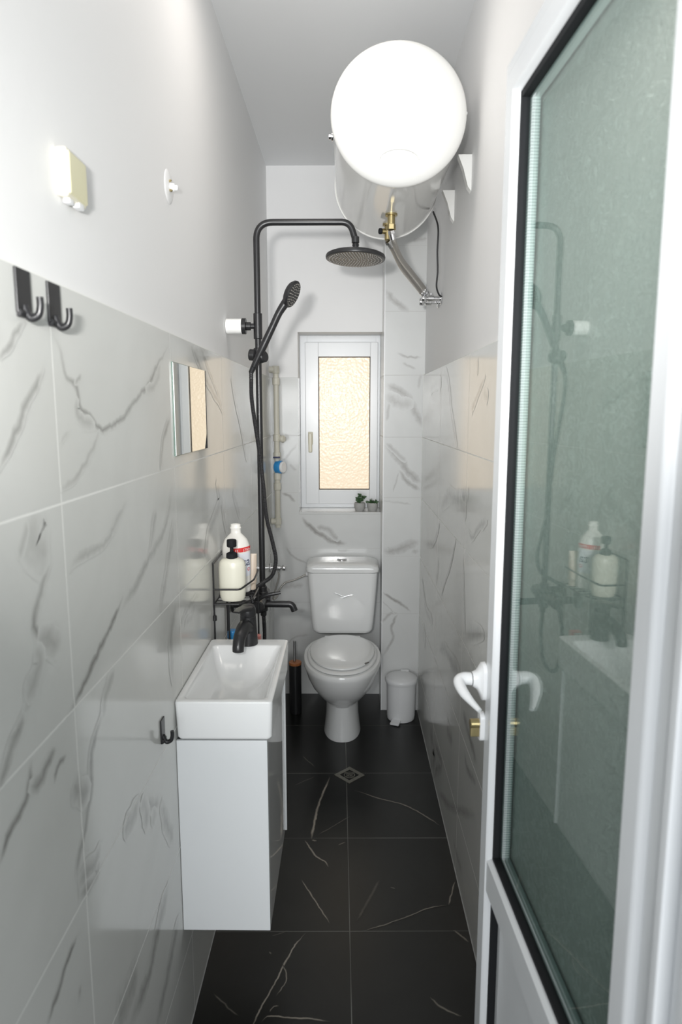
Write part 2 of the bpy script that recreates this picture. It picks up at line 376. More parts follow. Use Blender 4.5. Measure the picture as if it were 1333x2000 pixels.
def wall_obj(name, bm, mats):
    me = bpy.data.meshes.new(name); bm.to_mesh(me); bm.free()
    for q in mats: me.materials.append(q)
    o = bpy.data.objects.new(name, me); C.objects.link(o); return struct(o)
# ------------------------------------------------------------------ geometry constants
XL, XR = -0.396, 0.371
YB, YP, XP = 3.50, 3.30, 0.180      # window wall, column front, column left side
ZC = 2.75
Y0 = 0.42
def A(*q): return [(x*0.3376, 500+y*0.3376) for x, y in q]
def B(*q): return [(x*0.3376, 900+y*0.3376) for x, y in q]
def Cc(*q): return [(x*0.3376, 1400+y*0.3376) for x, y in q]
VL = [(A((285,440),(340,520),(360,610),(385,710),(435,745),(450,800),(470,890),(520,930),(575,1000),(620,995),(710,940),(750,880),(850,750),(920,620),(975,510)), 0.008, 0.75),
 (A((575,1000),(500,1180),(420,1300),(340,1360)), 0.007, 0.45), (A((430,750),(475,700)), 0.006, 0.5), (A((450,820),(440,900),(480,960),(550,980)), 0.012, 0.4), (A((840,770),(900,740),(930,620)), 0.012, 0.35),
 (A((250,650),(190,780),(130,900),(60,1070),(-20,1260)), 0.009, 0.6), (A((140,380),(60,500),(-20,590)), 0.007, 0.6),
 (A((985,930),(940,1080),(930,1250)), 0.010, 0.6), (A((1110,520),(1160,650),(1240,800),(1290,905)), 0.012, 0.6), (A((1165,535),(1240,740),(1290,880)), 0.010, 0.5),
 (A((400,1020),(345,1085)), 0.006, 0.3),
 (B((150,330),(190,400),(220,500),(290,500)), 0.035, 0.40), (B((300,590),(230,780),(190,940),(215,1010),(235,1160),(170,1400),(120,1500)), 0.009, 0.75), (B((215,1010),(290,1030),(340,1110)), 0.022, 0.45), (B((160,350),(140,430),(100,570)), 0.008, 0.4),
 (B((200,1080),(230,1170),(150,1400)), 0.022, 0.35),
 (B((740,220),(685,330),(600,490),(470,550),(400,640)), 0.010, 0.4), (B((905,280),(865,530)), 0.012, 0.45),
 (B((1000,140),(950,400),(860,570),(800,700),(690,880)), 0.014, 0.5), (B((715,780),(640,960),(540,1170),(460,1340),(390,1480)), 0.009, 0.95),
 (B((1005,340),(990,480),(950,740),(930,870)), 0.018, 0.5), (B((665,1200),(620,1340),(590,1490)), 0.016, 0.6), (B((1020,830),(990,1010),(1000,1300)), 0.022, 0.45),
 (B((1250,120),(1270,240),(1215,400),(1185,540)), 0.025, 0.5), (B((1280,200),(1310,420)), 0.02, 0.4), (B((1130,820),(1110,900),(1070,940)), 0.014, 0.3),
 (Cc((140,-30),(60,220),(-20,440)), 0.014, 0.8), (Cc((185,240),(165,400),(120,540),(60,660),(-20,880)), 0.009, 0.95), (Cc((325,180),(270,270),(235,370),(165,390)), 0.012, 0.7), (Cc((385,220),(330,290),(318,390)), 0.007, 0.85),
 (Cc((590,-30),(530,180),(520,450),(480,700),(445,870),(450,950)), 0.011, 0.75), (Cc((420,390),(460,430),(525,420)), 0.026, 0.5), (Cc((580,720),(550,850),(470,940),(450,960)), 0.02, 0.45), (Cc((565,830),(560,920),(450,1060)), 0.012, 0.55),
 (Cc((712,665),(755,600),(808,480)), 0.024, 0.6), (Cc((815,480),(845,560),(850,660)), 0.024, 0.5), (Cc((850,490),(885,510),(925,495)), 0.020, 0.6), (Cc((930,500),(965,610),(1005,730)), 0.026, 0.6), (Cc((900,520),(880,640)), 0.024, 0.35),
 (Cc((445,1270),(380,1450),(270,1800)), 0.009, 1.0), (Cc((980,960),(920,1200),(860,1500),(740,1800)), 0.030, 0.6), (Cc((1035,1150),(960,1550),(900,1800)), 0.026, 0.55), (Cc((800,1460),(670,1790)), 0.04, 0.55), (Cc((470,1540),(455,1650)), 0.006, 0.4),
 ([(452,740),(470,830),(482,900)], 0.02, 0.35), ([(455,960),(470,1010)], 0.02, 0.35), ([(520,900),(530,1100),(527,1240)], 0.02, 0.3), ([(350,1230),(372,1180),(392,1160)], 0.01, 0.35)]
def F6(*q): return [(350+x*0.45, 1350+y*0.45) for x, y in q]
def P5(*q): return [(700+x*0.25, 1000+y*0.25) for x, y in q]
def P4b(*q): return [(700+x*0.225, 650+y*0.225) for x, y in q]
def K4(*q): return [(400+x*0.375, 850+y*0.375) for x, y in q]
def K3(*q): return [(400+x*0.375, 400+y*0.375) for x, y in q]
VR = [(P4b((760,300),(790,480),(810,700),(860,1000)), 0.020, 0.6), (P4b((1105,370),(1000,630),(990,720)), 0.013, 0.6), (P4b((720,1520),(780,1420),(870,1450),(960,1400)), 0.035, 0.6), (P4b((1040,220),(1030,370)), 0.012, 0.4), (P4b((880,1380),(900,1500),(940,1560)), 0.03, 0.35),
 (P4b((1090,520),(1130,560)), 0.02, 0.4),(P4b((620,500),(700,440),(720,470)), 0.03, 0.3),
 (P5((635,100),(590,240),(530,250)), 0.016, 0.5), (P5((765,210),(720,420),(660,610),(655,660)), 0.010, 0.75), (P5((630,370),(605,560)), 0.022, 0.4), (P5((820,370),(835,950)), 0.012, 0.5), (P5((500,530),(530,760),(580,860)), 0.03, 0.45),
 (P5((860,130),(890,200),(960,100),(1010,90)), 0.014, 0.5), (P5((630,1080),(680,1080),(740,1190),(795,1265)), 0.030, 0.6), (P5((815,1540),(870,1750),(930,1980)), 0.025, 0.75), (P5((560,1700),(600,1900),(570,2000)), 0.05, 0.5), (P5((690,1680),(740,1800)), 0.04, 0.5), (P5((850,925),(985,960)), 0.030, 0.45), (P5((870,1080),(900,1250)), 0.02, 0.3), (P5((520,900),(510,1020)), 0.05, 0.35),
 (F6((1090,200),(1140,310),(1090,350)), 0.035, 0.55), (F6((1240,250),(1250,330),(1290,400)), 0.02, 0.6), (F6((1130,440),(1180,500),(1290,540)), 0.025, 0.5), (F6((1190,640),(1230,800)), 0.02, 0.35)]
VBk = [(K4((400,300),(440,315),(474,350)), 0.012, 0.7), (K4((505,425),(545,475),(650,545),(745,565)), 0.018, 0.8), (K4((580,480),(640,490),(700,550)), 0.02, 0.55), (K4((420,580),(460,630),(545,675)), 0.008, 0.5), (K4((485,40),(420,120),(400,110)), 0.008, 0.4), (K4((440,150),(480,185)), 0.012, 0.4), (K4((420,1090),(480,1050),(560,1040)), 0.008, 0.4), (K4((400,790),(520,780)), 0.02, 0.4), (K4((400,910),(530,915)), 0.015, 0.35),]
VCo = [(K4((935,45),(1020,130),(1060,190),(1135,250)), 0.022, 0.65), (K4((1010,180),(1060,245),(1130,290)), 0.014, 0.6), (K4((1010,190),(980,300)), 0.006, 0.4), (K4((928,610),(1010,590),(1125,550)), 0.030, 0.6), (K4((1095,590),(1100,620)), 0.02, 0.4), (K4((922,815),(1000,865),(1078,922)), 0.010, 0.75), (K4((918,975),(970,930),(1010,925)), 0.012, 0.5), (K4((1010,925),(975,1000),(985,1060),(920,1160)), 0.010, 0.6), (K4((920,860),(990,930)), 0.005, 0.3), (K4((925,340),(1080,360)), 0.008, 0.3),
 (K3((942,440),(1000,510),(1070,560)), 0.020, 0.5), (K3((1000,770),(1050,790),(1135,800)), 0.010, 0.55), (K3((1030,820),(1100,860)), 0.010, 0.4), (K3((942,935),(1050,1000),(1135,1160)), 0.026, 0.6), (K3((945,985),(1010,1030),(1090,1040)), 0.034, 0.45), (K3((965,1030),(945,1130)), 0.010, 0.4), (K3((942,1240),(1000,1290),(1050,1340)), 0.014, 0.5), (K3((1080,190),(1165,170)), 0.012, 0.4), (K3((1130,880),(1110,960)), 0.010, 0.35)]
# ------------------------------------------------------------------ room shell
bm = NB(); quadbox(bm, XL, XL+0.0001, Y0, YB+0.02, 0, ZT)
for f in bm.faces: pass
quadbox(bm, XL-0.12, XL-0.007, Y0, YB+0.15, 0, ZC, 1); quadbox(bm, XL-0.01, XL, Y0, YB+0.02, 0, ZT, 0)
ribbons(bm, VL, lambda x, y: onX(x, y, XL+0.0002), Vector((1,0,0)), clip=lambda v: Vector((v.x, min(v.y, YB), min(v.z, ZT-0.001))))
wall_obj('wall_left', bm, [M['marbleL'], M['paint']])
bm = NB(); quadbox(bm, XR+0.007, XR+0.12, 0.30, YB+0.15, 0, ZC, 1); quadbox(bm, XR, XR+0.01, 0.45, YB+0.02, 0, ZT, 0)
ribbons(bm, VR, lambda x, y: onX(x, y, XR-0.0002), Vector((-1,0,0)), clip=lambda v: Vector((v.x, min(v.y, YP), max(0.002, min(v.z, ZT-0.001)))))
wall_obj('wall_right', bm, [M['marbleR'], M['paint']])
# back wall with window opening
wl = onY(583, 820, YB).x; wt = onY(640, 648, YB).z; ws = onY(660, 1000, YB).z
YW = 3.66                                   # window frame plane
bm = NB()
quadbox(bm, XL-0.01, XR+0.1, YB+0.007, YW+0.16, wt, ZC, 1)
quadbox(bm, XL-0.01, wl, YB+0.007, YW+0.16, ZT, wt, 1)
quadbox(bm, XL-0.01, wl, YB, YW+0.16, 0, ZT, 0)
quadbox(bm, wl, XR+0.1, YB, YW+0.16, 0, ws-0.012, 0)
quadbox(bm, XP+0.02, XR+0.1, YB, YW+0.16, ws-0.012, wt, 1)
def clipB(v):
    if v.x > wl: v = Vector((v.x, v.y, min(v.z, ws-0.014)))
    return Vector((max(XL, min(v.x, XP)), v.y, max(0.0, min(v.z, ZT-0.001))))
ribbons(bm, VBk, lambda x, y: onY(x, y, YB-0.0002), Vector((0,-1,0)), clip=clipB)
wall_obj('wall_back', bm, [M['marbleB'], M['paint']])
# boxed column in the back right corner, fully tiled
bm = NB(); quadbox(bm, XP, XR+0.1, YP, YW+0.14, 0, ZC, 0)
ribbons(bm, VCo, lambda x, y: onY(x, y, YP-0.0002), Vector((0,-1,0)), clip=lambda v: Vector((max(XP, min(v.x, XR)), v.y, v.z)))
o = wall_obj('wall_back_column', bm, [M['marbleC']])
# ceiling, floor
bm = NB(); box(bm, XL-0.12, XR+0.12, 0.3, YW+0.2, ZC, ZC+0.1); struct(obj('ceiling', bm, M['ceil'], smooth=False))
VF = [(F6((655,370),(610,480),(590,560),(575,645)), 0.006, 1.0), (F6((575,645),(600,650)), 0.006, 0.9), (F6((545,645),(575,690),(600,720),(635,740),(650,765)), 0.004, 0.9), (F6((530,815),(580,890),(655,1010)), 0.0032, 0.8), (F6((760,430),(870,465),(980,495),(1050,530),(1135,585)), 0.0045, 0.65), (F6((1200,825),(1185,870),(1170,930)), 0.0032, 0.8), (F6((1170,930),(1090,940),(990,980),(900,1010),(800,1043)), 0.003, 0.6),
 (F6((552,1047),(500,1110),(455,1190),(410,1280),(370,1350),(325,1440),(300,1500)), 0.0035, 0.95), (F6((450,1180),(467,1245),(445,1290),(420,1325)), 0.0025, 0.6), (F6((355,1440),(390,1410),(500,1420),(560,1420),(660,1437)), 0.0035, 0.7), (F6((1090,1325),(1130,1365),(1180,1395),(1230,1410)), 0.004, 0.5), (F6((1190,1035),(1225,1060),(1260,1090)), 0.004, 0.45), (F6((535,280),(590,330)), 0.003, 0.35), (F6((870,820),(820,910),(770,1000)), 0.006, 0.15), (F6((745,540),(680,580),(600,625)), 0.003, 0.3), (F6((395,1395),(410,1370),(435,1367)), 0.0025, 0.5), (F6((690,670),(725,655)), 0.004, 0.4), (F6((390,1130),(398,1145)), 0.004, 0.5), (F6((150,1310),(220,1380),(260,1410)), 0.003, 0.3), (F6((500,410),(590,370)), 0.003, 0.2), (F6((915,850),(940,858)), 0.003, 0.4), (F6((475,1040),(400,1065)), 0.002, 0.2)]
bm = NB(); quadbox(bm, XL-0.05, XR+0.1, -0.4, YW+0.1, -0.05, 0)
for f in bm.faces: pass
ribbons(bm, VF, lambda x, y: onZ(x, y, 0.0001), Vector((0,0,1)), jit=0.0012, step=0.006, clip=lambda v: Vector((max(XL, min(v.x, XR)), v.y, v.z)))
wall_obj('floor', bm, [M['floor']])
# cement joints along the floor edges and back corner
bm = NB(); box(bm, XL, XL+0.0018, Y0, YB, 0, 0.0015); struct(obj('trim_1', bm, M['concrete'], smooth=False), 'pale grout line along the foot of the left wall')
bm = NB(); box(bm, XR-0.0018, XR, 0.5, YP, 0, 0.0015); struct(obj('trim_2', bm, M['concrete'], smooth=False), 'pale grout line along the foot of the right wall')
bm = NB(); box(bm, XP-0.001, XP+0.004, YP-0.0015, YP+0.004, 0, ZC); struct(obj('trim_3', bm, M['plastic'], smooth=False), 'white edge bead on the tiled column')
# ------------------------------------------------------------------ window
win = bpy.data.objects.new('window_1', None); C.objects.link(win); win.location = (0, YW, ws); struct(win)
def ring(bm, x0, x1, z0, z1, y0, y1, wL, wR, wT, wB, bev=0.003):
    box(bm, x0, x0+wL, y0, y1, z0, z1, bev); box(bm, x1-wR, x1, y0, y1, z0, z1, bev)
    box(bm, x0+wL-0.002, x1-wR+0.002, y0, y1, z1-wT, z1, bev); box(bm, x0+wL-0.002, x1-wR+0.002, y0, y1, z0, z0+wB, bev)
fx0, fx1 = wl, XP; fz0, fz1 = ws, wt
s0 = onY(597, 820, YW-0.012); s1 = onY(738, 820, YW-0.012); sT = onY(660, 668, YW-0.012).z; sB = onY(660, 984, YW-0.012).z
g0 = onY(623, 820, YW-0.005); g1 = onY(723, 820, YW-0.005); gT = onY(660, 697, YW-0.005).z; gB = onY(660, 956, YW-0.005).z
bm = NB(); ring(bm, fx0, fx1, fz0, fz1, YW, YW+0.06, s0.x-fx0+0.012, fx1-s1.x+0.012, fz1-sT+0.012, sB-fz0+0.012); obj('window_frame', bm, M['pvc'], win)
bm = NB(); ring(bm, s0.x, s1.x, sB, sT, YW-0.016, YW+0.045, g0.x-s0.x, s1.x-g1.x, sT-gT, gB-sB, 0.004); obj('sash', bm, M['pvc'], win)
bm = NB(); ring(bm, g0.x-0.001, g1.x+0.001, gB-0.001, gT+0.001, YW+0.0, YW+0.012, 0.004, 0.004, 0.004, 0.004, 0); obj('gasket', bm, M['gasket'], win)
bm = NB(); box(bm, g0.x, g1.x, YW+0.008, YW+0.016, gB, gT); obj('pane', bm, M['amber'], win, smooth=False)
hp = onY(607, 856, YW-0.016); bm = NB()
box(bm, hp.x-0.013, hp.x+0.013, YW-0.024, YW-0.016, hp.z-0.035, hp.z+0.035, 0.005, 3)
box(bm, hp.x-0.009, hp.x+0.009, YW-0.052, YW-0.024, hp.z+0.01, hp.z+0.028, 0.004, 3)
box(bm, hp.x-0.010, hp.x+0.010, YW-0.060, YW-0.046, hp.z-0.075, hp.z+0.030, 0.006, 3); obj('window_handle', bm, M['handleiv'], win)
bm = NB(); box(bm, wl, XP, YB-0.004, YW+0.05, ws-0.012, ws, 0.002); struct(obj('window_sill_tile', bm, M['marbleB'], win, smooth=False)); 
# ------------------------------------------------------------------ door (open against the right wall)
P0 = Vector((0.255, 1.162, 0)); dr = Vector((0.05, -1, 0)).normalized(); dn = Vector((-1, -0.05, 0)).normalized()
DM = Matrix(((dr.x, dn.x, 0, P0.x), (dr.y, dn.y, 0, P0.y), (0, 0, 1, 0), (0, 0, 0, 1)))   # local: x=s along the leaf, y=t towards the room, z
door = bpy.data.objects.new('door_1', None); C.objects.link(door); door.location = (P0.x, P0.y, 0); struct(door)
DW, DH = 0.607, 2.096
gs0, gs1, gz0, gz1 = 0.082, 0.548, 0.762, 2.022
pz0, pz1 = 0.10, 0.692
def dbox(bm, s0, s1, t0, t1, z0, z1, bev=0.0, seg=2): return box(bm, s0, s1, t0, t1, z0, z1, bev, seg, M4=DM)
def profile_bar(bm, pts, horizontal=False, flip=1, ends=None):
    """mitred profile bar; pts (inset u, height t)"""
    R = []
    for e in (0, 1):
        R.append([DM @ (Vector((ends(u)[e], t, u)) if horizontal else Vector((u, t, ends(u)[e]))) for u, t in pts])
    loft(bm, R)
bm = NB()
# stiles: flange lip outside, flat face, rounded glazing bead inside
stl = [(0.0,-0.055), (0.0,-0.004), (0.004,0.0), (0.028,0.0), (0.032,0.006), (0.040,0.010), (0.074,0.010), (0.080,0.005), (0.082,-0.004), (0.082,-0.055)]
profile_bar(bm, stl, ends=lambda u: (0.02, DH-u*0.9)); obj('lock_stile', bm, M['pvc'], door)
hst = [(DW-u*0.72, t) for u, t in stl]
bm = NB(); profile_bar(bm, hst, ends=lambda u: (0.02, DH-(DW-u)/0.72*0.9)); obj('hinge_stile', bm, M['pvc'], door)
bm = NB(); profile_bar(bm, [(DH-u*0.9, t) for u, t in stl], True, ends=lambda z: ((DH-z)/0.9, DW-(DH-z)/0.9*0.72)); obj('top_rail', bm, M['pvc'], door)
bm = NB(); profile_bar(bm, [(gz0-0.070,-0.055), (gz0-0.070,0.002), (gz0-0.064,0.008), (gz0-0.006,0.008), (gz0,0.002), (gz0,-0.055)], True, ends=lambda z: (0.078, 0.552)); obj('middle_rail', bm, M['pvc'], door)
bm = NB(); dbox(bm, 0.078, 0.552, -0.055, 0.008, 0.02, pz0, 0.003); obj('bottom_rail', bm, M['pvc'], door)
bm = NB()
for (a, b, c, d) in ((gs0, gs0+0.007, gz0, gz1), (gs1-0.007, gs1, gz0, gz1), (gs0, gs1, gz0, gz0+0.007), (gs0, gs1, gz1-0.010, gz1)): dbox(bm, a, b, -0.030, -0.0005, c, d)
obj('glass_gasket', bm, M['gasket'], door, smooth=False)
bm = NB()
for (a, b, c, d) in ((gs0+0.002, gs0+0.016, gz0, gz1), (gs1-0.016, gs1-0.002, gz0, gz1), (gs0, gs1, gz0, gz0+0.014), (gs0, gs1, gz1-0.014, gz1)): dbox(bm, a, b, -0.026, -0.0135, c, d)
obj('glass_spacer', bm, M['spacer'], door, smooth=False)
bm = NB(); dbox(bm, gs0+0.006, gs1-0.006, -0.0105, -0.0080, gz0+0.005, gz1-0.005); obj('front_pane', bm, M['clear'], door, smooth=False)
bm = NB(); dbox(bm, gs0+0.003, gs1-0.003, -0.034, -0.029, gz0+0.003, gz1-0.003); obj('patterned_pane', bm, M['pattern'], door, smooth=False)
bm = NB()
for (a, b, c, d) in ((gs0-0.001, gs0+0.006, pz0, pz1), (gs1-0.006, gs1, pz0, pz1), (gs0, gs1, pz1-0.005, pz1)): dbox(bm, a, b, -0.030, -0.001, c, d)
obj('panel_gasket', bm, M['gasket'], door, smooth=False)
bm = NB(); dbox(bm, gs0+0.004, gs1-0.004, -0.034, -0.014, pz0-0.005, pz1-0.003); dbox(bm, gs0+0.030, gs1-0.03, -0.034, -0.009, pz0+0.02, pz1-0.03, 0.004); obj('lower_panel', bm, M['pvc'], door)
# handle set
hz = 1.074; hs = 0.030
bm = NB()
R = []
for t, w2, h2, off in ((0.010, 0.017, 0.035, 0.0), (0.016, 0.017, 0.034, 0), (0.020, 0.0135, 0.026, 0.002), (0.025, 0.0125, 0.017, 0.003), (0.033, 0.0115, 0.0125, 0.004)):
    R.append([DM @ Vector((hs+p.x, t, hz+off+p.y)) for p in rrect(0, 0, 0, w2, h2, min(w2, h2)*0.92)])
loft(bm, R); hd = obj('door_handle', bm, M['plastic'], door)
bm = NB()
pts = smoothpath([DM @ Vector(p) for p in ((hs, 0.033, hz+0.004), (hs, 0.048, hz+0.005), (hs+0.008, 0.058, hz+0.003), (hs+0.028, 0.056, hz-0.005), (hs+0.050, 0.047, hz-0.014), (hs+0.072, 0.036, hz-0.022))], 8)
tube(bm, pts, [0.0115, 0.0115, 0.0105, 0.0095, 0.0085, 0.006, 0.004], 18); obj('lever', bm, M['plastic'], hd)
bm = NB(); cyl(bm, DM @ Vector((hs, 0.033, hz+0.004)), dn, 0.0120, 0.0012, 0.0003); obj('seam_ring', bm, M['gasket'], hd)
bm = NB(); R = []
for t, sh in ((0.010, 0), (0.016, 0), (0.018, 0.0015)):
    R.append([DM @ Vector((hs+p.x, t, hz-0.085+p.y)) for p in rrect(0, 0, 0, 0.0115-sh, 0.027-sh, 0.011-sh)])
loft(bm, R); lk = obj('lock_plate', bm, M['plastic'], door)
bm = NB(); cyl(bm, DM @ Vector((hs, 0.017, hz-0.080)), dn, 0.0085, 0.017); dbox(bm, hs-0.005, hs+0.005, 0.017, 0.0335, hz-0.104, hz-0.08, 0.002); obj('lock_cylinder', bm, M['brass'], lk)
# door casing by the hinge
bm = NB(); PB = DM
for s_, t0, t1, w_ in ((DW+0.003, -0.06, 0.004, 0.016), (DW+0.019, -0.06, 0.012, 0.012), (DW+0.031, -0.06, -0.002, 0.03), (DW+0.061, -0.06, 0.010, 0.06)):
    dbox(bm, s_, s_+w_, t0, t1, 0, 2.75, 0.003)
struct(obj('trim_4', bm, M['pvc']), 'white ridged door casing at the right edge')
# ------------------------------------------------------------------ water heater
HX, HZ, HR = 0.145, 2.378, 0.190
yF, yR = 2.03, 2.63
t = thing('water_heater', 'large white horizontal cylinder water heater hung high on the right wall', 'water heater', (HX, (yF+yR)/2, HZ-HR))
def MY(y): return Matrix.Translation((HX, y, HZ)) @ Matrix.Rotation(-PI/2, 4, 'X') @ Matrix.Identity(4)   # local z -> +y
bm = NB(); lathe(bm, [(HR-0.004, 0), (HR-0.002, 0.001), (HR-0.002, yR-yF)], MY(yF), 96); obj('tank_body', bm, M['enamel'], t)
bm = NB(); lathe(bm, [(HR-0.003, 0.012), (HR+0.002, 0.010), (HR+0.003, 0.002), (HR+0.001, -0.006), (HR-0.006, -0.016), (HR-0.020, -0.028), (HR-0.045, -0.040), (0.128, -0.046), (0.124, -0.0445), (0.120, -0.047), (0.08, -0.053), (0.04, -0.056), (0, -0.057)], MY(yF), 96)
cap = obj('front_cap', bm, M['enamel'], t)
bm = NB()   # raised lip at the foot of the cap
pts = [Vector((HX+0.055*math.cos(a), yF-0.047-0.004*math.sin(a), HZ-0.135+0.028*math.sin(a))) for a in [PI*i/20 for i in range(21)]]
tube(bm, pts, [0.0015, 0.003, 0.003, 0.0015], 8); obj('finger_ledge', bm, M['enamel'], cap)
bm = NB(); lathe(bm, [(HR-0.003, -0.012), (HR+0.002, -0.010), (HR+0.002, 0.0), (HR-0.006, 0.016), (HR-0.03, 0.030), (0.10, 0.045), (0, 0.05)], MY(yR), 96); obj('rear_cap', bm, M['enamel'], t)
for y in (2.17, 2.50):
    bm = NB()
    R = [[Vector((x, y+d, z)) for x, z in ((XR+0.007, HZ-0.07), (XR+0.007, HZ-0.165), (XR-0.004, HZ-0.150), (XR-0.018, HZ-0.10), (XR-0.035, HZ-0.06), (XR+0.007, HZ-0.06))] for d in (-0.014, 0.014)]
    loft(bm, R); obj('mounting_bracket', bm, M['enamel'], t, smooth=False)
bm = NB(); cyl(bm, (HX-HR+0.004, 2.10, HZ-0.03), (-1,0,0), 0.012, 0.006, 0.001); cyl(bm, (HX-HR-0.002, 2.10, HZ-0.03), (-1,0,0), 0.008, 0.009, 0.002); obj('thermometer_knob', bm, M['chrome'], t)
bm = NB(); cyl(bm, (HX+HR-0.002, yF+0.004, HZ+0.005), (1,0,0), 0.005, 0.006, 0.001); obj('cap_screw', bm, M['plastic'], t)
FY1, FY2 = 2.31, 2.43; FZ = HZ-HR
bm = NB(); cyl(bm, (HX, FY1, FZ+0.008), (0,0,-1), 0.020, 0.012, 0.001); cyl(bm, (HX, FY1, FZ), (0,0,-1), 0.0125, 0.034, 0.001); cyl(bm, (HX, FY1, FZ-0.030), (0,0,-1), 0.015, 0.018, 0.001, n=6); obj('brass_outlet', bm, M['brass'], t)
bm = NB(); cyl(bm, (HX-0.004, FY2, FZ+0.008), (0,0,-1), 0.018, 0.012, 0.001); cyl(bm, (HX-0.004, FY2, FZ), (0,0,-1), 0.011, 0.05, 0.001); cyl(bm, (HX-0.004, FY2, FZ-0.022), (-1,-0.2,0), 0.009, 0.022, 0.002); obj('safety_valve', bm, M['brass'], t)
bm = NB(); cyl(bm, (HX-0.024, FY2-0.004, FZ-0.022), (-1,-0.2,0), 0.010, 0.012, 0.002, n=10); obj('valve_knob', bm, M['gasket'], t)
# braided hoses
VY, VZ = 2.76, 1.550+0.445
def hosething(pts, label, y):
    tt = thing('braided_hose', label, 'hose', pts[0], 'braided hoses of the water heater')
    sp = smoothpath(pts, 12); bm = NB(); tube(bm, sp, 0.0088, 14); obj('braided_sleeve', bm, M['braid'], tt)
    for k in (0, -1):
        p = Vector(sp[k]); q = Vector(sp[2 if k == 0 else -3]); d = (q-p).normalized()
        bm = NB(); cyl(bm, p, d, 0.0105, 0.030, 0.001, 16); cyl(bm, p, d, 0.0125, 0.012, 0.001, 6); obj('ferrule', bm, M['chrome'], tt)
    return tt
hosething([(HX, FY1, FZ-0.049), onY(771,476,2.33), onY(785,507,2.44), onY(806,534,2.58), onY(822,554,2.70), (0.3185, 2.757, VZ+0.022)], 'front braided steel hose from the brass outlet of the water heater to the wall valve', 0)
hosething([(HX-0.004, FY2, FZ-0.052), onY(769,490,2.47), onY(784,521,2.56), onY(803,546,2.69), onY(816,562,2.79), (0.3185, 2.835, VZ+0.020)], 'rear braided steel hose from the safety valve of the water heater to the wall valve', 1)
def angle_valve(name, p, d, label, up, knobd, grp=None, wallx=None):
    """chrome quarter turn valve at p, d: direction away from wall"""
    p = Vector(p); d = Vector(d).normalized(); tt = thing(name, label, 'valve', p, grp)
    bm = NB(); cyl(bm, p, d, 0.024, 0.006, 0.002); obj('wall_flange', bm, M['chrome'], tt)
    bm = NB(); cyl(bm, p+d*0.004, d, 0.009, 0.05, 0.001); cyl(bm, p+d*0.030, d, 0.0135, 0.026, 0.002, 20); cyl(bm, p+d*0.043, up, 0.009, 0.020, 0.001, 6); obj('valve_body', bm, M['chrome'], tt)
    bm = NB(); cyl(bm, p+d*0.054, knobd, 0.006, 0.01, 0.001)
    lathe(bm, [(0, 0.008), (0.012, 0.008), (0.0145, 0.012), (0.0145, 0.022), (0.012, 0.026), (0, 0.027)], axisM(p+d*0.054, knobd), 10); obj('valve_knob', bm, M['chrome'], tt)
    return tt
angle_valve('angle_valve', (XR+0.006, 2.757, VZ), (-1,0,0), 'nearer chrome angle valve on the right wall below the water heater', (0,0,1), (-1,0,0), 'wall valves of the water heater')
angle_valve('angle_valve', (XR+0.006, 2.835, VZ-0.002), (-1,0,0), 'farther chrome angle valve on the right wall below the water heater', (0,0,1), (-1,0,0), 'wall valves of the water heater')
bm = NB(); tube(bm, smoothpath([(0.318, 2.60, HZ-0.10), (0.345, 2.66, HZ-0.14), (0.348, 2.69, HZ-0.22), (0.352, 2.70, HZ-0.29), (0.350, 2.71, HZ-0.345), (0.362, 2.725, 2.005), (0.374, 2.735, 1.998)], 10), 0.0035, 8)
tag(obj('power_cable', bm, M['blackrub']), 'thin black power cable hanging from the water heater along the right wall', 'cable')
# ------------------------------------------------------------------ shower column
SX, SY = -0.297, 2.28
t = thing('shower_column', 'matt black shower column with overhead rain shower on the left wall', 'shower', (SX, SY, 0.85))
zt = onY(600, 434, SY).z; xe = onY(687, 470, SY).x
mz = 0.905
hdp = onY(695, 500, SY)
bm = NB(); pts = fillet([(SX, SY, mz), (SX, SY, zt), (xe-0.005, SY, zt), (hdp.x-0.001, SY, hdp.z+0.050)], 0.055, 12); tube(bm, pts, 0.0105, 20); obj('riser_pipe', bm, M['black'], t)
bm = NB(); cyl(bm, (hdp.x-0.001, SY, hdp.z+0.060), (0.02,0,-1), 0.0125, 0.02, 0.001); lathe(bm, [(0,0.012),(0.008,0.009),(0.0115,0),(0.008,-0.009),(0,-0.012)], Matrix.Translation((hdp.x, SY, hdp.z+0.034)), 20); cyl(bm, (hdp.x, SY, hdp.z+0.030), (0,0,-1), 0.010, 0.012, 0.001); cyl(bm, (hdp.x-0.002, SY, hdp.z+0.022), (0,0,-1), 0.019, 0.012, 0.001); obj('swivel_joint', bm, M['black'], t)
HM = Matrix.Translation((hdp.x, SY, hdp.z)) @ Matrix.Rotation(0.03, 4, 'Y') @ Matrix.Rotation(-0.04, 4, 'X')
bm = NB(); lathe(bm, [(0,0.012),(0.02,0.012),(0.05,0.008),(0.088,0.005),(0.096,0.001),(0.098,-0.004),(0.097,-0.010),(0.093,-0.012),(0,-0.012)], HM, 64); sh = obj('rain_shower_head', bm, M['black'], t)
bm = NB()
for ring_i in range(1, 9):
    k = ring_i*7
    for j in range(k):
        a = 2*PI*j/k; r = ring_i*0.0108
        lathe(bm, [(0.0021,-0.0115),(0.0015,-0.0145),(0,-0.0148)], HM @ Matrix.Translation((r*math.cos(a), r*math.sin(a), 0)), 6)
nz = obj('nozzles', bm, M['nozzle'], sh)
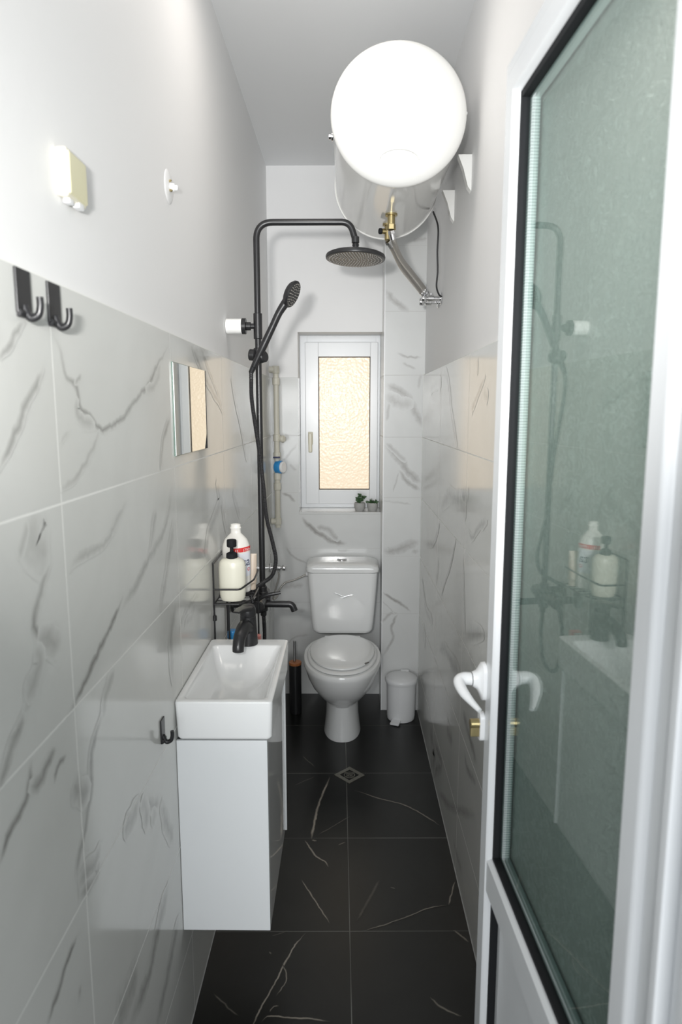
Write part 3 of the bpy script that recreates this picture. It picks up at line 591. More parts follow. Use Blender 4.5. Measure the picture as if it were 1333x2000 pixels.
# wall bracket with milky spacer
bz = onX(447, 638, XL).z
bm = NB(); cyl(bm, (XL-0.006, SY, bz), (1,0,0), 0.0245, 0.052, 0.001, 36); obj('white_spacer', bm, M['spacerplastic'], t, label='thick white plastic spacer')
bm = NB(); cyl(bm, (XL+0.046, SY, bz), (1,0,0), 0.026, 0.014, 0.001, 36); cyl(bm, (XL+0.058, SY, bz), (1,0,0), 0.009, 0.034); cyl(bm, (XL+0.060, SY, bz), (1,0,0), 0.0135, 0.016); cyl(bm, (SX, SY, bz-0.042), (0,0,1), 0.0145, 0.084, 0.002); obj('mounting_bracket', bm, M['black'], t)
slz = onY(502, 693, SY).z
bm = NB(); cyl(bm, (SX, SY, slz-0.022), (0,0,1), 0.0165, 0.044, 0.003); cyl(bm, (SX-0.030, SY-0.006, slz), (1,-0.1,-0.1), 0.019, 0.022, 0.003); cyl(bm, (SX-0.01, SY-0.004, slz), (1,-0.35,-0.1), 0.012, 0.035); cyl(bm, (SX+0.006, SY-0.030, slz-0.012), (0.6,-0.4,0.15), 0.020, 0.026, 0.003); obj('slider', bm, M['black'], t)
# mixer
mx = -0.330
bm = NB(); cyl(bm, (SX-0.004, SY-0.085, mz-0.01), (0,1,0), 0.021, 0.17, 0.003, 32)
for sgn in (-1, 1):
    cyl(bm, (XL+0.002, SY+sgn*0.070, mz-0.01), (1,0,0), 0.030, 0.010, 0.003, 32); cyl(bm, (XL+0.01, SY+sgn*0.070, mz-0.01), (1,0,0), 0.013, 0.09)
cyl(bm, (SX, SY, mz), (0,0,1), 0.016, 0.035, 0.002)
cyl(bm, (SX, SY, mz-0.02), (0,0,-1), 0.018, 0.035, 0.002); obj('mixer_body', bm, M['black'], t)
bm = NB(); cyl(bm, (SX-0.004, SY-0.085, mz-0.01), (0,-1,0), 0.022, 0.028, 0.004); tube(bm, smoothpath([(SX-0.01, SY-0.10, mz+0.010), (SX+0.02, SY-0.11, mz+0.030), (SX+0.075, SY-0.11, mz+0.042)], 6), [0.009, 0.007, 0.005], 12, flat=0.6); obj('mixer_lever', bm, M['black'], t)
bm = NB(); cyl(bm, (SX+0.0, SY-0.0, mz-0.01), (1,-0.1,0), 0.014, 0.03, 0.002)
spz = onY(540, 1180, SY-0.01).z; ex = onY(574, 1182, SY-0.01).x
pts = fillet([(SX+0.004, SY-0.008, spz), (ex-0.006, SY-0.01, spz), (ex+0.003, SY-0.01, spz-0.024)], 0.014, 8); tube(bm, pts, 0.012, 20, flat=0.9)
cyl(bm, (SX+0.002, SY, spz-0.014), (0,0,1), 0.018, 0.06, 0.003); cyl(bm, (SX+0.002, SY, spz-0.045), (0,0,1), 0.011, 0.04, 0.002); obj('bath_spout', bm, M['black'], t)
def ribbed(bm, sp, r, n=12, every=0.004, amp=0.0006):
    out = [Vector(sp[0])]
    for a, b in zip(sp, sp[1:]):
        k = max(1, int((b-a).length/(every/2)))
        for j in range(1, k+1): out.append(a.lerp(b, j/k))
    tube(bm, out, [r+(amp if i % 2 else -amp) for i in range(len(out))], n)
# lower hose loop below the mixer
lp = smoothpath([(SX+0.002, SY, spz-0.045), (SX+0.004, SY, spz-0.12), (SX+0.000, SY-0.01, spz-0.20), (SX-0.012, SY-0.04, spz-0.245), (SX-0.025, SY-0.075, spz-0.235), (SX-0.03, SY-0.095, spz-0.18), (SX-0.03, SY-0.10, spz-0.08), (SX-0.02, SY-0.085, mz-0.035)], 10)
bm = NB(); ribbed(bm, lp, 0.0068); obj('lower_hose', bm, M['hose'], t)
# hand shower, held in the slider
hb = onY(496, 716, SY-0.045); hh = onY(570, 574, SY-0.075); hm = onY(546, 610, SY-0.07)
t2 = thing('hand_shower', 'black hand shower resting in the slider of the shower column with hanging hose', 'shower head', hb)
ax = (hm-hb).normalized()
bm = NB(); tube(bm, smoothpath([hb, hb.lerp(hm, 0.35), hb.lerp(hm, 0.75), hm, hm.lerp(hh, 0.7)], 8), [0.0095, 0.0125, 0.0115, 0.012, 0.015], 18); obj('handle', bm, M['black'], t2)
fn = Vector((0.86, -0.26, -0.43)).normalized()
HS = axisM(hh - fn*0.006, fn)
bm = NB(); lathe(bm, [(0,-0.014),(0.018,-0.012),(0.036,-0.004),(0.043,0.004),(0.044,0.010),(0.041,0.014),(0,0.014)], HS, 40); hs2 = obj('spray_head', bm, M['black'], t2)
bm = NB()
for k, r in ((6, 0.009), (12, 0.018), (18, 0.027), (22, 0.035)):
    for j in range(k):
        a = 2*PI*j/k; lathe(bm, [(0.0018,0.0135),(0.0013,0.0165),(0,0.0168)], HS @ Matrix.Translation((r*math.cos(a), r*math.sin(a), 0)), 6)
obj('nozzles', bm, M['nozzle'], hs2)
bm = NB(); cyl(bm, hb, -ax, 0.0095, 0.025, 0.002, 16, r2=0.008); obj('hose_nut', bm, M['black'], t2)
q = [hb-ax*0.02, onY(491,745,SY-0.05), onY(492,780,SY-0.045), onY(499,830,SY-0.04), onY(508,890,SY-0.04), onY(515,950,SY-0.045), onY(521,1010,SY-0.05), onY(533,1060,SY-0.055), onY(539,1093,SY-0.06), onY(533,1122,SY-0.07), onY(516,1137,SY-0.09), onY(500,1148,SY-0.11), onY(491,1162,SY-0.11), Vector((SX-0.012, SY-0.09, mz-0.025))]
bm = NB(); ribbed(bm, smoothpath(q, 10), 0.0068); obj('hose', bm, M['hose'], t2)
# ------------------------------------------------------------------ vanity: cabinet, basin, faucet
VX1 = -0.170; VY0, VY1 = 1.437, 1.862; BT = 0.893; BB = 0.797
cab = thing('vanity_cabinet', 'white wall hung vanity cabinet with glossy door under the small basin', 'cabinet', (-0.29, 1.65, 0.304))
bm = NB(); box(bm, XL+0.001, -0.203, VY0+0.012, VY1-0.02, 0.304, BB-0.002, 0.001); box(bm, XL+0.001, -0.184, VY0+0.006, VY0+0.0225, 0.304, BB-0.002, 0.001); obj('cabinet_body', bm, M['lacquer'], cab)
bm = NB(); box(bm, -0.202, -0.184, VY0+0.024, VY1-0.028, 0.304, BB-0.004, 0.0012); cd = obj('cabinet_door', bm, M['gloss'], cab)
bm = NB(); box(bm, -0.202, -0.1785, VY1-0.0275, VY1-0.020, 0.304, BB-0.004, 0.001); obj('handle_strip', bm, M['lacquer'], cd)
# basin: outer rounded block with hollow
bs = thing('wash_basin', 'small rectangular white ceramic wash basin on the vanity cabinet', 'sink', (-0.283, 1.65, BB))
cx, cy = (XL+0.001+VX1)/2, (VY0+VY1)/2; hw, hd_ = (VX1-XL-0.001)/2, (VY1-VY0)/2
bm = NB(); R = []
for z, ins in ((BB, 0.010), (BB+0.002, 0.006), (BB+0.008, 0.003), (BT-0.006, 0.0), (BT-0.002, 0.001), (BT, 0.005)):
    R.append(rrect(cx, cy, z, hw-ins, hd_-ins, 0.010, 6))
# inner bowl: shifted; ledge at the back for the tap
ic = cy-0.022
for z, hx, hy, r, oy in ((BT, hw-0.013, hd_-0.032, 0.016, -0.016), (BT-0.003, hw-0.017, hd_-0.037, 0.016, -0.017), (BT-0.012, hw-0.021, hd_-0.044, 0.018, -0.018), (BT-0.035, hw-0.030, hd_-0.065, 0.02, -0.020), (BT-0.058, hw-0.044, hd_-0.095, 0.022, -0.024), (BT-0.070, hw-0.062, hd_-0.13, 0.022, -0.028), (BT-0.073, 0.02, 0.03, 0.015, -0.03)):
    R.append(rrect(cx, cy+oy, z, hx, hy, r, 6))
loft(bm, R); obj('basin_bowl', bm, M['ceramic'], bs)
# faucet
fb = onZ(490, 1262, BT); fx, fy = fb.x, 1.822
fx = onY(486, 1250, fy).x
t = thing('basin_faucet', 'matt black basin mixer tap on the back ledge of the wash basin', 'faucet', (fx, fy, BT))
bm = NB(); lathe(bm, [(0, 0), (0.0260, 0), (0.0265, 0.004), (0.0255, 0.02), (0.0235, 0.060), (0.0225, 0.078), (0.0225, 0.082), (0.0215, 0.083), (0.0215, 0.086), (0, 0.086)], Matrix.Translation((fx, fy, BT)), 36); obj('tap_body', bm, M['black'], t)
bm = NB(); tube(bm, smoothpath([(fx-0.002, fy-0.006, BT+0.050), (fx-0.006, fy-0.040, BT+0.062), (fx-0.011, fy-0.080, BT+0.050), (fx-0.013, fy-0.098, BT+0.028), (fx-0.0135, fy-0.100, BT+0.014)], 10), [0.0215, 0.019, 0.0170, 0.0160, 0.0155], 24)
sp_ = obj('spout', bm, M['black'], t)
bm = NB(); cyl(bm, (fx-0.0135, fy-0.100, BT+0.0155), (0,0,-1), 0.0125, 0.003, 0.0005); obj('aerator', bm, M['chrome'], sp_)
bm = NB(); lathe(bm, [(0, 0), (0.0222, 0), (0.0228, 0.004), (0.0225, 0.016), (0.019, 0.026), (0, 0.029)], Matrix.Translation((fx, fy, BT+0.086)) @ Matrix.Rotation(0.12, 4, 'X'), 36)
R = []
for s, w2, h2, zz in ((0.0, 0.020, 0.008, 0.022), (0.03, 0.017, 0.006, 0.028), (0.055, 0.012, 0.004, 0.031), (0.072, 0.010, 0.0025, 0.031)):
    dx, dy = -0.30*s, -0.95*s
    R.append([Vector((fx+dx+p.x*0.95, fy+dy-p.x*0.3, BT+0.086+zz-0.004+p.y)) for p in rrect(0, 0, 0, w2, h2, h2*0.9, 4)])
loft(bm, R); obj('tap_lever', bm, M['black'], t)
# ------------------------------------------------------------------ toilet
TX = onY(669, 1300, 3.1).x
t = thing('toilet', 'white ceramic close coupled toilet with closed lid below the window', 'toilet', (TX, 3.1, 0))
RIM = 0.405
bm = NB(); R = []
for z, hw_, cy_, hf, hb_ in ((0.0, 0.088, 3.10, 0.150, 0.17), (0.006, 0.090, 3.10, 0.152, 0.17), (0.03, 0.086, 3.10, 0.148, 0.17), (0.10, 0.079, 3.10, 0.142, 0.18), (0.17, 0.079, 3.10, 0.148, 0.20), (0.195, 0.086, 3.09, 0.165, 0.22), (0.23, 0.118, 3.08, 0.215, 0.24), (0.28, 0.150, 3.07, 0.258, 0.25), (0.33, 0.169, 3.06, 0.288, 0.25), (0.365, 0.178, 3.06, 0.302, 0.25), (0.378, 0.184, 3.06, 0.308, 0.25), (0.392, 0.1855, 3.06, 0.310, 0.25), (0.402, 0.181, 3.06, 0.305, 0.245), (RIM, 0.172, 3.06, 0.295, 0.24), (RIM+0.001, 0.13, 3.06, 0.24, 0.2)):
    R.append(egg(TX, cy_, z, hw_, hf, hb_, 64, 2.25))
loft(bm, R); obj('bowl', bm, M['ceramic'], t)
bm = NB(); R = []
for z, k in ((RIM+0.001, 0.975), (RIM+0.006, 1.0), (RIM+0.011, 0.985), (RIM+0.014, 0.95), (RIM+0.0145, 0.8)):
    R.append(egg(TX, 3.05, z, 0.166*k, 0.288*k, 0.19*k, 64, 2.15))
loft(bm, R); obj('seat', bm, M['ceramic'], t)
bm = NB(); R = []
for z, k in ((RIM+0.0145, 0.97), (RIM+0.018, 1.0), (RIM+0.024, 0.995), (RIM+0.028, 0.96), (RIM+0.031, 0.85), (RIM+0.032, 0.5)):
    R.append(egg(TX, 3.05, z, 0.154*k, 0.262*k, 0.192*k, 64, 2.1))
loft(bm, R); ld = obj('seat_lid', bm, M['ceramic'], t)
bm = NB(); p = onZ(717, 1297, RIM+0.02); tube(bm, [p+Vector((-0.022, -0.010, 0.0)), p+Vector((-0.006, -0.004, 0.004)), p+Vector((0.010, 0.012, 0.004))], [0.002, 0.0045, 0.002], 8, flat=0.5); obj('chip_mark', bm, M['chip'], ld, label='dark chipped spot at the front right rim of the lid')
for sx_ in (-0.07, 0.07):
    bm = NB(); cyl(bm, (TX+sx_-0.02, 3.235, RIM+0.014), (1,0,0), 0.007, 0.04, 0.002); obj('hinge', bm, M['plastic'], t)
# tank
bm = NB(); R = []
for z, hw_, yf in ((0.415, 0.130, 3.305), (0.420, 0.146, 3.300), (0.435, 0.156, 3.296), (0.480, 0.161, 3.292), (0.580, 0.169, 3.288), (0.680, 0.176, 3.285), (0.737, 0.179, 3.284)):
    cyy = (yf+3.49)/2; R.append(rrect(TX, cyy, z, hw_, 3.49-cyy, 0.030, 8))
loft(bm, R); tk = obj('cistern', bm, M['ceramic'], t)
bm = NB(); R = []
for z, g in ((0.738, -0.003), (0.742, 0.004), (0.756, 0.006), (0.770, 0.002), (0.779, -0.012), (0.785, -0.035), (0.788, -0.07)):
    R.append(rrect(TX, 3.386, z, 0.181+g, 0.104+g*0.6, 0.034, 8))
loft(bm, R); tl = obj('cistern_lid', bm, M['ceramic'], t)
bm = NB(); lathe(bm, [(0.026, 0), (0.026, 0.004), (0.021, 0.009), (0.012, 0.010), (0, 0.008)], Matrix.Translation((TX-0.004, 3.375, 0.786)), 32); obj('flush_button', bm, M['chrome'], tl)
# printed swoosh emblem on the cistern
bm = NB(); ey = 3.2855
def em(px, py): 
    p = onY(px, py, ey); return Vector((p.x, 3.2855-0.0008, p.z))
for pl, ww in (([(653,1157),(661,1161),(668,1164),(674,1165)], [0.0006,0.003,0.0035,0.001]), ([(664,1168),(672,1167),(680,1164),(690,1162)], [0.001,0.0045,0.003,0.0005])):
    tube(bm, smoothpath([em(*q_) for q_ in pl], 5), ww, 8, flat=1.0)
for v in bm.verts: v.co.y = ey-0.0012+(v.co.y-ey)*0.15
obj('emblem', bm, M['silver'], tk, label='silver bird shaped emblem')
# water supply for the cistern
angle_valve('angle_valve', (XL+0.001, 3.34, onY(535,1109,3.34).z), (1,0,0), 'chrome angle valve low on the left wall near the toilet cistern', (0,0,-1), (1,0,0))
vz_ = onY(535,1109,3.34).z
bm = NB(); tube(bm, smoothpath([(TX-0.188, 3.38, 0.708), onY(577,1132,3.38), onY(557,1139,3.37), onY(546,1152,3.365), onY(541,1166,3.36), onY(534,1168,3.355), (XL+0.043, 3.345, vz_-0.060), (XL+0.044, 3.34, vz_-0.020)], 10), 0.0048, 10)
hs_ = obj('supply_hose', bm, M['braid']); tag(hs_, 'thin steel supply hose looping from the chrome valve to the toilet cistern', 'hose')
bm = NB(); cyl(bm, (TX-0.173, 3.38, 0.711), (-1,0,-0.1), 0.012, 0.018, 0.002, 12); obj('plastic_nut', bm, M['plastic'], hs_)
# ------------------------------------------------------------------ pedal bin
bx, by = 0.2775, 3.213
t = thing('pedal_bin', 'small white pedal bin standing in the right back corner', 'bin', (bx, by, 0))
MB = Matrix.Translation((bx, by, 0))
bm = NB(); lathe(bm, [(0, 0), (0.066, 0), (0.069, 0.003), (0.070, 0.012), (0.071, 0.016), (0.074, 0.17), (0.075, 0.195)], MB, 56); obj('bin_body', bm, M['plastic'], t)
bm = NB(); lathe(bm, [(0.075, 0.193), (0.080, 0.195), (0.0825, 0.203), (0.082, 0.212), (0.079, 0.217), (0.077, 0.2155), (0.070, 0.224), (0.04, 0.231), (0, 0.233)], MB, 56); box(bm, bx+0.000, bx+0.045, by+0.055, by+0.080, 0.212, 0.230, 0.006, 3); obj('bin_lid', bm, M['plastic'], t)
bm = NB(); MP = Matrix.Translation((bx-0.028, by-0.066, 0.014)) @ Matrix.Rotation(-0.40, 4, 'Z') @ Matrix.Rotation(0.25, 4, 'X')
box(bm, -0.023, 0.023, -0.034, 0.012, -0.004, 0.006, 0.003, 3, M4=MP); obj('pedal', bm, M['plastic'], t)
# ------------------------------------------------------------------ toilet brush
tb = onZ(575, 1385, 0.0); ty = 3.27; tx = onY(577, 1300, ty).x
t = thing('toilet_brush', 'black toilet brush holder with bamboo lid and steel handle beside the vanity', 'toilet brush', (tx, ty, 0))
MT = Matrix.Translation((tx, ty, 0)); topz = onY(578, 1293, ty).z
bm = NB(); lathe(bm, [(0, 0), (0.0305, 0), (0.0315, 0.002), (0.0315, topz-0.012), (0.029, topz-0.010)], MT, 40); obj('holder', bm, M['black'], t)
bm = NB(); lathe(bm, [(0.0, topz-0.012), (0.0315, topz-0.012), (0.0325, topz-0.010), (0.0325, topz), (0.0305, topz+0.002), (0, topz+0.002)], MT, 40); obj('bamboo_lid', bm, M['bamboo'], t)
bm = NB(); cyl(bm, (tx-0.003, ty, topz), (0,0,1), 0.0065, 0.115, 0.003); obj('steel_handle', bm, M['steel'], t)
# ------------------------------------------------------------------ water pipe with meter
pX = XL+0.026; pY = 3.42
def pz_(py): return onY(540, py, pY).z
pX = onY(541, 860, pY).x; pX = max(pX, XL+0.02)
t = thing('water_pipe', 'pale plastic water pipe with valve and blue meter in the back left corner', 'pipe', (pX, pY, 1.1))
bm = NB(); tube(bm, fillet([(XL+0.003, pY, pz_(722)), (pX, pY, pz_(722)), (pX, pY, pz_(1030))], 0.012, 6), 0.0135, 18)
for py in (722, 745, 855, 890, 930, 950, 1018):
    cyl(bm, (pX, pY, pz_(py)-0.018), (0,0,1), 0.0185, 0.036, 0.002)
cyl(bm, (XL+0.002, pY, pz_(722)), (1,0,0), 0.016, 0.04, 0.002); cyl(bm, (XL+0.002, pY, pz_(1018)), (1,0,0), 0.016, 0.04, 0.002)
obj('pipe_run', bm, M['pipe'], t)
bm = NB(); cyl(bm, (pX, pY, pz_(857)), (0.8,-0.5,0), 0.009, 0.03, 0.002); lathe(bm, [(0,0.03),(0.017,0.03),(0.019,0.034),(0.019,0.042),(0.015,0.047),(0,0.048)], axisM((pX, pY, pz_(857)), (0.8,-0.5,0)), 8); obj('stop_valve', bm, M['pipe'], t)
bm = NB(); cyl(bm, (pX, pY, pz_(912)-0.026), (0,0,1), 0.013, 0.052, 0.002); mt = obj('meter_body', bm, M['brass'], t)
bm = NB(); cyl(bm, (pX-0.004, pY+0.002, pz_(912)), (0.9,-0.42,0), 0.033, 0.032, 0.003, 32); obj('meter_collar', bm, M['blue'], mt)
bm = NB(); cyl(bm, (pX+0.024, pY-0.0105, pz_(912)), (0.9,-0.42,0), 0.029, 0.014, 0.003, 32); obj('meter_dial', bm, M['plastic'], mt)
bm = NB(); cyl(bm, (pX, pY, pz_(893)), (0.6,-0.8,0), 0.005, 0.02, 0.001); box(bm, pX-0.018, pX+0.018, pY-0.024, pY-0.016, pz_(893)-0.004, pz_(893)+0.004, 0.002); obj('valve_lever', bm, M['ink'], t, label='dark blue butterfly lever')
# ------------------------------------------------------------------ wire caddy and bottles
RY0, RY1, RXf = 1.90, 2.11, -0.285; rz = onY(452, 1175, 1.93).z; RW = 0.0028
XW = XL+0.004
t = thing('wire_caddy', 'black two tier wire caddy on the left wall behind the wash basin', 'rack', (XL+0.05, 2.0, rz-0.19))
bm = NB()
zt_ = onX(424, 1092, XW).z
for y in (RY0, RY1): tube(bm, [(XW, y, rz-0.20), (XW, y, zt_)], RW, 8)
tube(bm, [(XW, RY0, zt_), (XW, RY1, zt_)], RW, 8)
for x in (-0.350, RXf-0.004): tube(bm, [(x, RY0+0.004, rz-0.002), (x, RY0+0.004, rz-0.20)], RW, 8)
tube(bm, [(RXf-0.004, RY1-0.01, rz-0.002), (RXf-0.004, RY1-0.01, rz-0.20)], RW, 8)
obj('caddy_frame', bm, M['black'], t)
bm = NB(); cyl(bm, (XW+0.001, RY0, rz-0.050), (0,0,1), 0.006, 0.016, 0.001); obj('caddy_clip', bm, M['black'], t)
bm = NB(); cyl(bm, (XW+0.001, RY1, rz-0.050), (0,0,1), 0.006, 0.016, 0.001); obj('caddy_clip', bm, M['black'], t)
for zb, nm in ((rz, 'upper_basket'), (rz-0.195, 'lower_basket')):
    bm = NB()
    loop = [(XW, RY0), (RXf-0.03, RY0), (RXf, RY0+0.06), (RXf, RY1-0.02), (RXf-0.03, RY1), (XW, RY1)]
    L0 = fillet([(x, y, zb) for x, y in loop]+[(XW, RY0, zb)], 0.008, 3); tube(bm, L0, RW*0.9, 8)
    L1 = [(XW, RY0, zb+0.045), (RXf-0.03, RY0, zb+0.045), (RXf+0.004, RY0+0.06, zb+0.060), (RXf, RY1-0.02, zb+0.06), (RXf-0.03, RY1, zb+0.045), (XW, RY1, zb+0.045)]
    if nm == 'upper_basket': tube(bm, fillet(L1, 0.01, 3), RW, 8)
    for k in range(7):
        y = RY0+0.015+k*0.03; tube(bm, [(XW, y, zb-0.001), (RXf if y > RY0+0.06 else RXf-0.02, y, zb-0.001)], 0.0013, 6)
    obj(nm, bm, M['black'], t)
# cream pump bottle
pbx = onY(454, 1130, 1.935).x; pby = 1.938; bz_ = rz+0.002
t = thing('pump_bottle', 'cream pump bottle with black pump head in the front of the wire caddy', 'bottle', (pbx, pby, bz_))
hB = onY(454, 1094, pby-0.02).z - bz_
MP = Matrix.Translation((pbx, pby, bz_))
bm = NB(); lathe(bm, [(0,0),(0.028,0),(0.034,0.003),(0.0375,0.012),(0.040,0.04),(0.0405,hB*0.8),(0.038,hB*0.93),(0.030,hB),(0.015,hB+0.004),(0,hB+0.005)], MP, 40, sy=0.72); obj('bottle_body', bm, M['cream'], t)
bm = NB(); lathe(bm, [(0.0165,hB+0.002),(0.017,hB+0.004),(0.0165,hB+0.016),(0.010,hB+0.020),(0.0055,hB+0.022),(0.0055,hB+0.034),(0.013,hB+0.036),(0.0145,hB+0.038),(0.0145,hB+0.055),(0.013,hB+0.058),(0,hB+0.059)], MP, 28); tube(bm, [(pbx-0.004, pby+0.004, bz_+hB+0.050), (pbx-0.004, pby+0.034, bz_+hB+0.048)], [0.006, 0.004], 10); obj('pump_head', bm, M['gasket'], t)
# big white bottle
wbx, wby = onY(461, 1070, 2.03).x, 2.035; Hb = onY(457, 1023, 2.035).z - bz_
wbx = max(wbx, XL+0.048)
t = thing('white_bottle', 'tall white uncapped bottle with red label band behind the cream pump bottle', 'bottle', (wbx, wby, bz_))
MW = Matrix.Translation((wbx, wby, bz_)); wr = 0.0435; wsy = 0.68
bm = NB(); lathe(bm, [(0,0),(0.036,0),(0.042,0.004),(wr,0.014),(wr,Hb-0.085),(wr*0.96,Hb-0.066),(wr*0.80,Hb-0.048),(wr*0.55,Hb-0.036),(0.0165,Hb-0.029),(0.0155,Hb-0.022),(0.0155,Hb-0.016),(0.0175,Hb-0.014),(0.0175,Hb-0.011),(0.0155,Hb-0.009),(0.0155,Hb-0.001),(0.014,Hb),(0.0115,Hb),(0.0115,Hb-0.02),(0,Hb-0.02)], MW, 48, sy=wsy); wb = obj('bottle_body', bm, M['whitebottle'], t)
zr = Hb-0.082
def wrap(th0, z0, e=0.0008):
    def f(x, y):
        th = th0 + x/(wr*0.86); return Vector((wbx+(wr+e)*math.cos(th), wby+(wr+e)*wsy*math.sin(th), bz_+z0+y+0.10*x))
    return f
def patch(bm, th0, th1, z0, z1, e, tilt=0.10, n=20):
    f = wrap(th0, 0, e); W = (th1-th0)*wr*0.86
    a = [bm.verts.new(f(W*i/n, z0)) for i in range(n+1)]; b = [bm.verts.new(f(W*i/n, z1)) for i in range(n+1)]
    for i in range(n): bm.faces.new((a[i], a[i+1], b[i+1], b[i]))
bm = NB(); patch(bm, -PI*0.60, -0.0, zr-0.004-0.002, zr+0.008, 0.0006); obj('label_band', bm, M['label_red'], wb)
bm = NB(); patch(bm, -PI*0.60, 0.05, zr-0.085, zr-0.010, 0.0005); obj('label', bm, M['label_white'], wb)
obj('label_text', text_bm('1L   |750ml   F', 0.0125, wrap(-PI*0.50, zr-0.0035, 0.0012)), M['inkwhite'], wb, smooth=False)
obj('label_letters', text_bm('ta', 0.040, wrap(-PI*0.345, zr-0.048, 0.0010)), M['ink'], wb, smooth=False)
bm = NB(); cf = wrap(-PI*0.14, zr-0.058, 0.001); n_ = 20
va = [bm.verts.new(cf(0.0055*math.cos(2*PI*i/n_), 0.0055*math.sin(2*PI*i/n_))) for i in range(n_)]; vb = [bm.verts.new(cf(0.0035*math.cos(2*PI*i/n_), 0.0035*math.sin(2*PI*i/n_))) for i in range(n_)]
for i in range(n_): bm.faces.new((va[i], va[(i+1)%n_], vb[(i+1)%n_], vb[i]))
obj('label_emblem', bm, M['label_red'], wb, smooth=False)
# beige tube
tx_, ty_ = onY(491, 1110, 2.065).x, 2.068
bm = NB(); Ht = onY(491, 1081, 2.07).z-bz_
R = []
for z, a, b in ((0,0.013,0.013),(0.002,0.014,0.014),(0.02,0.014,0.014),(0.022,0.0165,0.0165),(Ht*0.5,0.017,0.012),(Ht-0.006,0.018,0.003),(Ht,0.018,0.0015)):
    R.append([Vector((tx_+a*math.cos(2*PI*i/24), ty_+b*math.sin(2*PI*i/24), bz_+z)) for i in range(24)])
loft(bm, R); tag(obj('cosmetic_tube', bm, M['beige']), 'beige cosmetic tube standing at the right end of the wire caddy', 'tube')
# items in the lower basket
lz = rz-0.193
p = onY(455, 1240, 1.96); hL = max(0.05, p.z+0.012-lz)
t = thing('blue_capped_tube', 'white tube with blue cap peeking over the back of the wash basin', 'tube', (p.x, 1.96, lz))
bm = NB(); lathe(bm, [(0,0),(0.016,0),(0.017,0.002),(0.017,hL-0.024),(0.012,hL-0.020)], Matrix.Translation((p.x, 1.96, lz)), 24); obj('tube_body', bm, M['whitebottle'], t)
bm = NB(); lathe(bm, [(0.0,hL-0.022),(0.0155,hL-0.022),(0.0165,hL-0.019),(0.0155,hL),(0.012,hL+0.004),(0,hL+0.004)], Matrix.Translation((p.x, 1.96, lz)), 14); obj('tube_cap', bm, M['blue'], t)
p = onY(504, 1243, 1.99); hL = max(0.05, p.z+0.006-lz)
t = thing('pink_tube', 'pink tube peeking over the back edge of the wash basin right of the tap', 'tube', (p.x-0.012, 1.99, lz))
bm = NB(); box(bm, p.x-0.026, p.x+0.010, 1.98, 2.0, lz, lz+hL, 0.004, 3); obj('tube_body', bm, M['pink'], t)
bm = NB(); box(bm, p.x-0.022, p.x+0.000, 1.979, 1.981, lz+hL-0.012, lz+hL-0.006, 0.0); obj('tube_label', bm, M['inkwhite'], t, smooth=False)
# ------------------------------------------------------------------ plants on the sill
def plant(px, label, kind):
    y = YB+0.045; x = onY(px, 990, y).x; z = ws
    t = thing('potted_succulent', label, 'plant', (x, y, z), 'succulents on the window sill')
    bm = NB(); lathe(bm, [(0,0),(0.019,0),(0.023,0.004),(0.029,0.020),(0.030,0.032),(0.028,0.044),(0.025,0.045),(0.024,0.038),(0,0.037)], Matrix.Translation((x, y, z)), 28); obj('pot', bm, M['concrete'], t)
    bm = NB(); rng = random.Random(kind+3)
    def leaf(b, d, L, wd):
        d = Vector(d).normalized(); tube(bm, [b, b+d*L*0.35, b+d*L*0.8, b+d*L], [wd*0.4, wd, wd*0.8, wd*0.1], 6, flat=0.45)
    if kind == 0:
        for s in range(9):
            a = 2*PI*s/9+rng.uniform(-.3,.3); r = rng.uniform(0.008, 0.03); h = rng.uniform(0.018, 0.052)
            b0 = Vector((x, y, z+0.038)); b1 = Vector((x+r*math.cos(a), y+r*math.sin(a)*0.8, z+0.038+h)); tube(bm, [b0, b0.lerp(b1, 0.5)+Vector((0,0,0.006)), b1], 0.0012, 5)
            for k in range(6):
                for q_ in (0.55, 1.0):
                    a2 = rng.uniform(0, 2*PI); leaf(b0.lerp(b1, q_), (math.cos(a2), math.sin(a2), rng.uniform(-.1,.7)), rng.uniform(0.010, 0.015), 0.0048)
    else:
        for s in range(42):
            a = rng.uniform(0, 2*PI); el = rng.uniform(0.25, 1.4); leaf(Vector((x+0.008*math.cos(a), y+0.008*math.sin(a), z+0.036)), (math.cos(a)*math.cos(el), math.sin(a)*math.cos(el), math.sin(el)), rng.uniform(0.022, 0.034), 0.0045)
    obj('leaves', bm, M['leaf'], t)
plant(703, 'left potted plant on the window sill, taller with loose leafy sprigs', 0)
plant(728, 'right potted plant on the window sill, low dense rosette beside the tiled column', 1)
# ------------------------------------------------------------------ floor drain
dc = onZ(683, 1514, 0); t = thing('floor_drain', 'square steel floor drain set diagonally among the black floor tiles', 'drain', (dc.x, dc.y, 0))
DR = Matrix.Translation((dc.x, dc.y, 0)) @ Matrix.Rotation(PI/4-0.0125, 4, 'Z')
bm = NB(); h_ = 0.047
for a, b, c, d in ((-h_, h_, -h_, -0.030), (-h_, h_, 0.030, h_), (-h_, -0.030, -0.030, 0.030), (0.030, h_, -0.030, 0.030)): box(bm, a, b, c, d, -0.001, 0.0022, 0.0004, 1, M4=DR)
obj('drain_frame', bm, M['flint'], t, smooth=False)
bm = NB(); box(bm, -0.030, 0.030, -0.030, 0.030, -0.001, 0.0006, M4=DR); obj('drain_opening', bm, M['dark'], t, smooth=False)
bm = NB()
lathe(bm, [(0.021,0.0004),(0.021,0.0018),(0.024,0.0018),(0.024,0.0004)], DR, 24); lathe(bm, [(0.010,0.0004),(0.010,0.0018),(0.013,0.0018),(0.013,0.0004)], DR, 20)
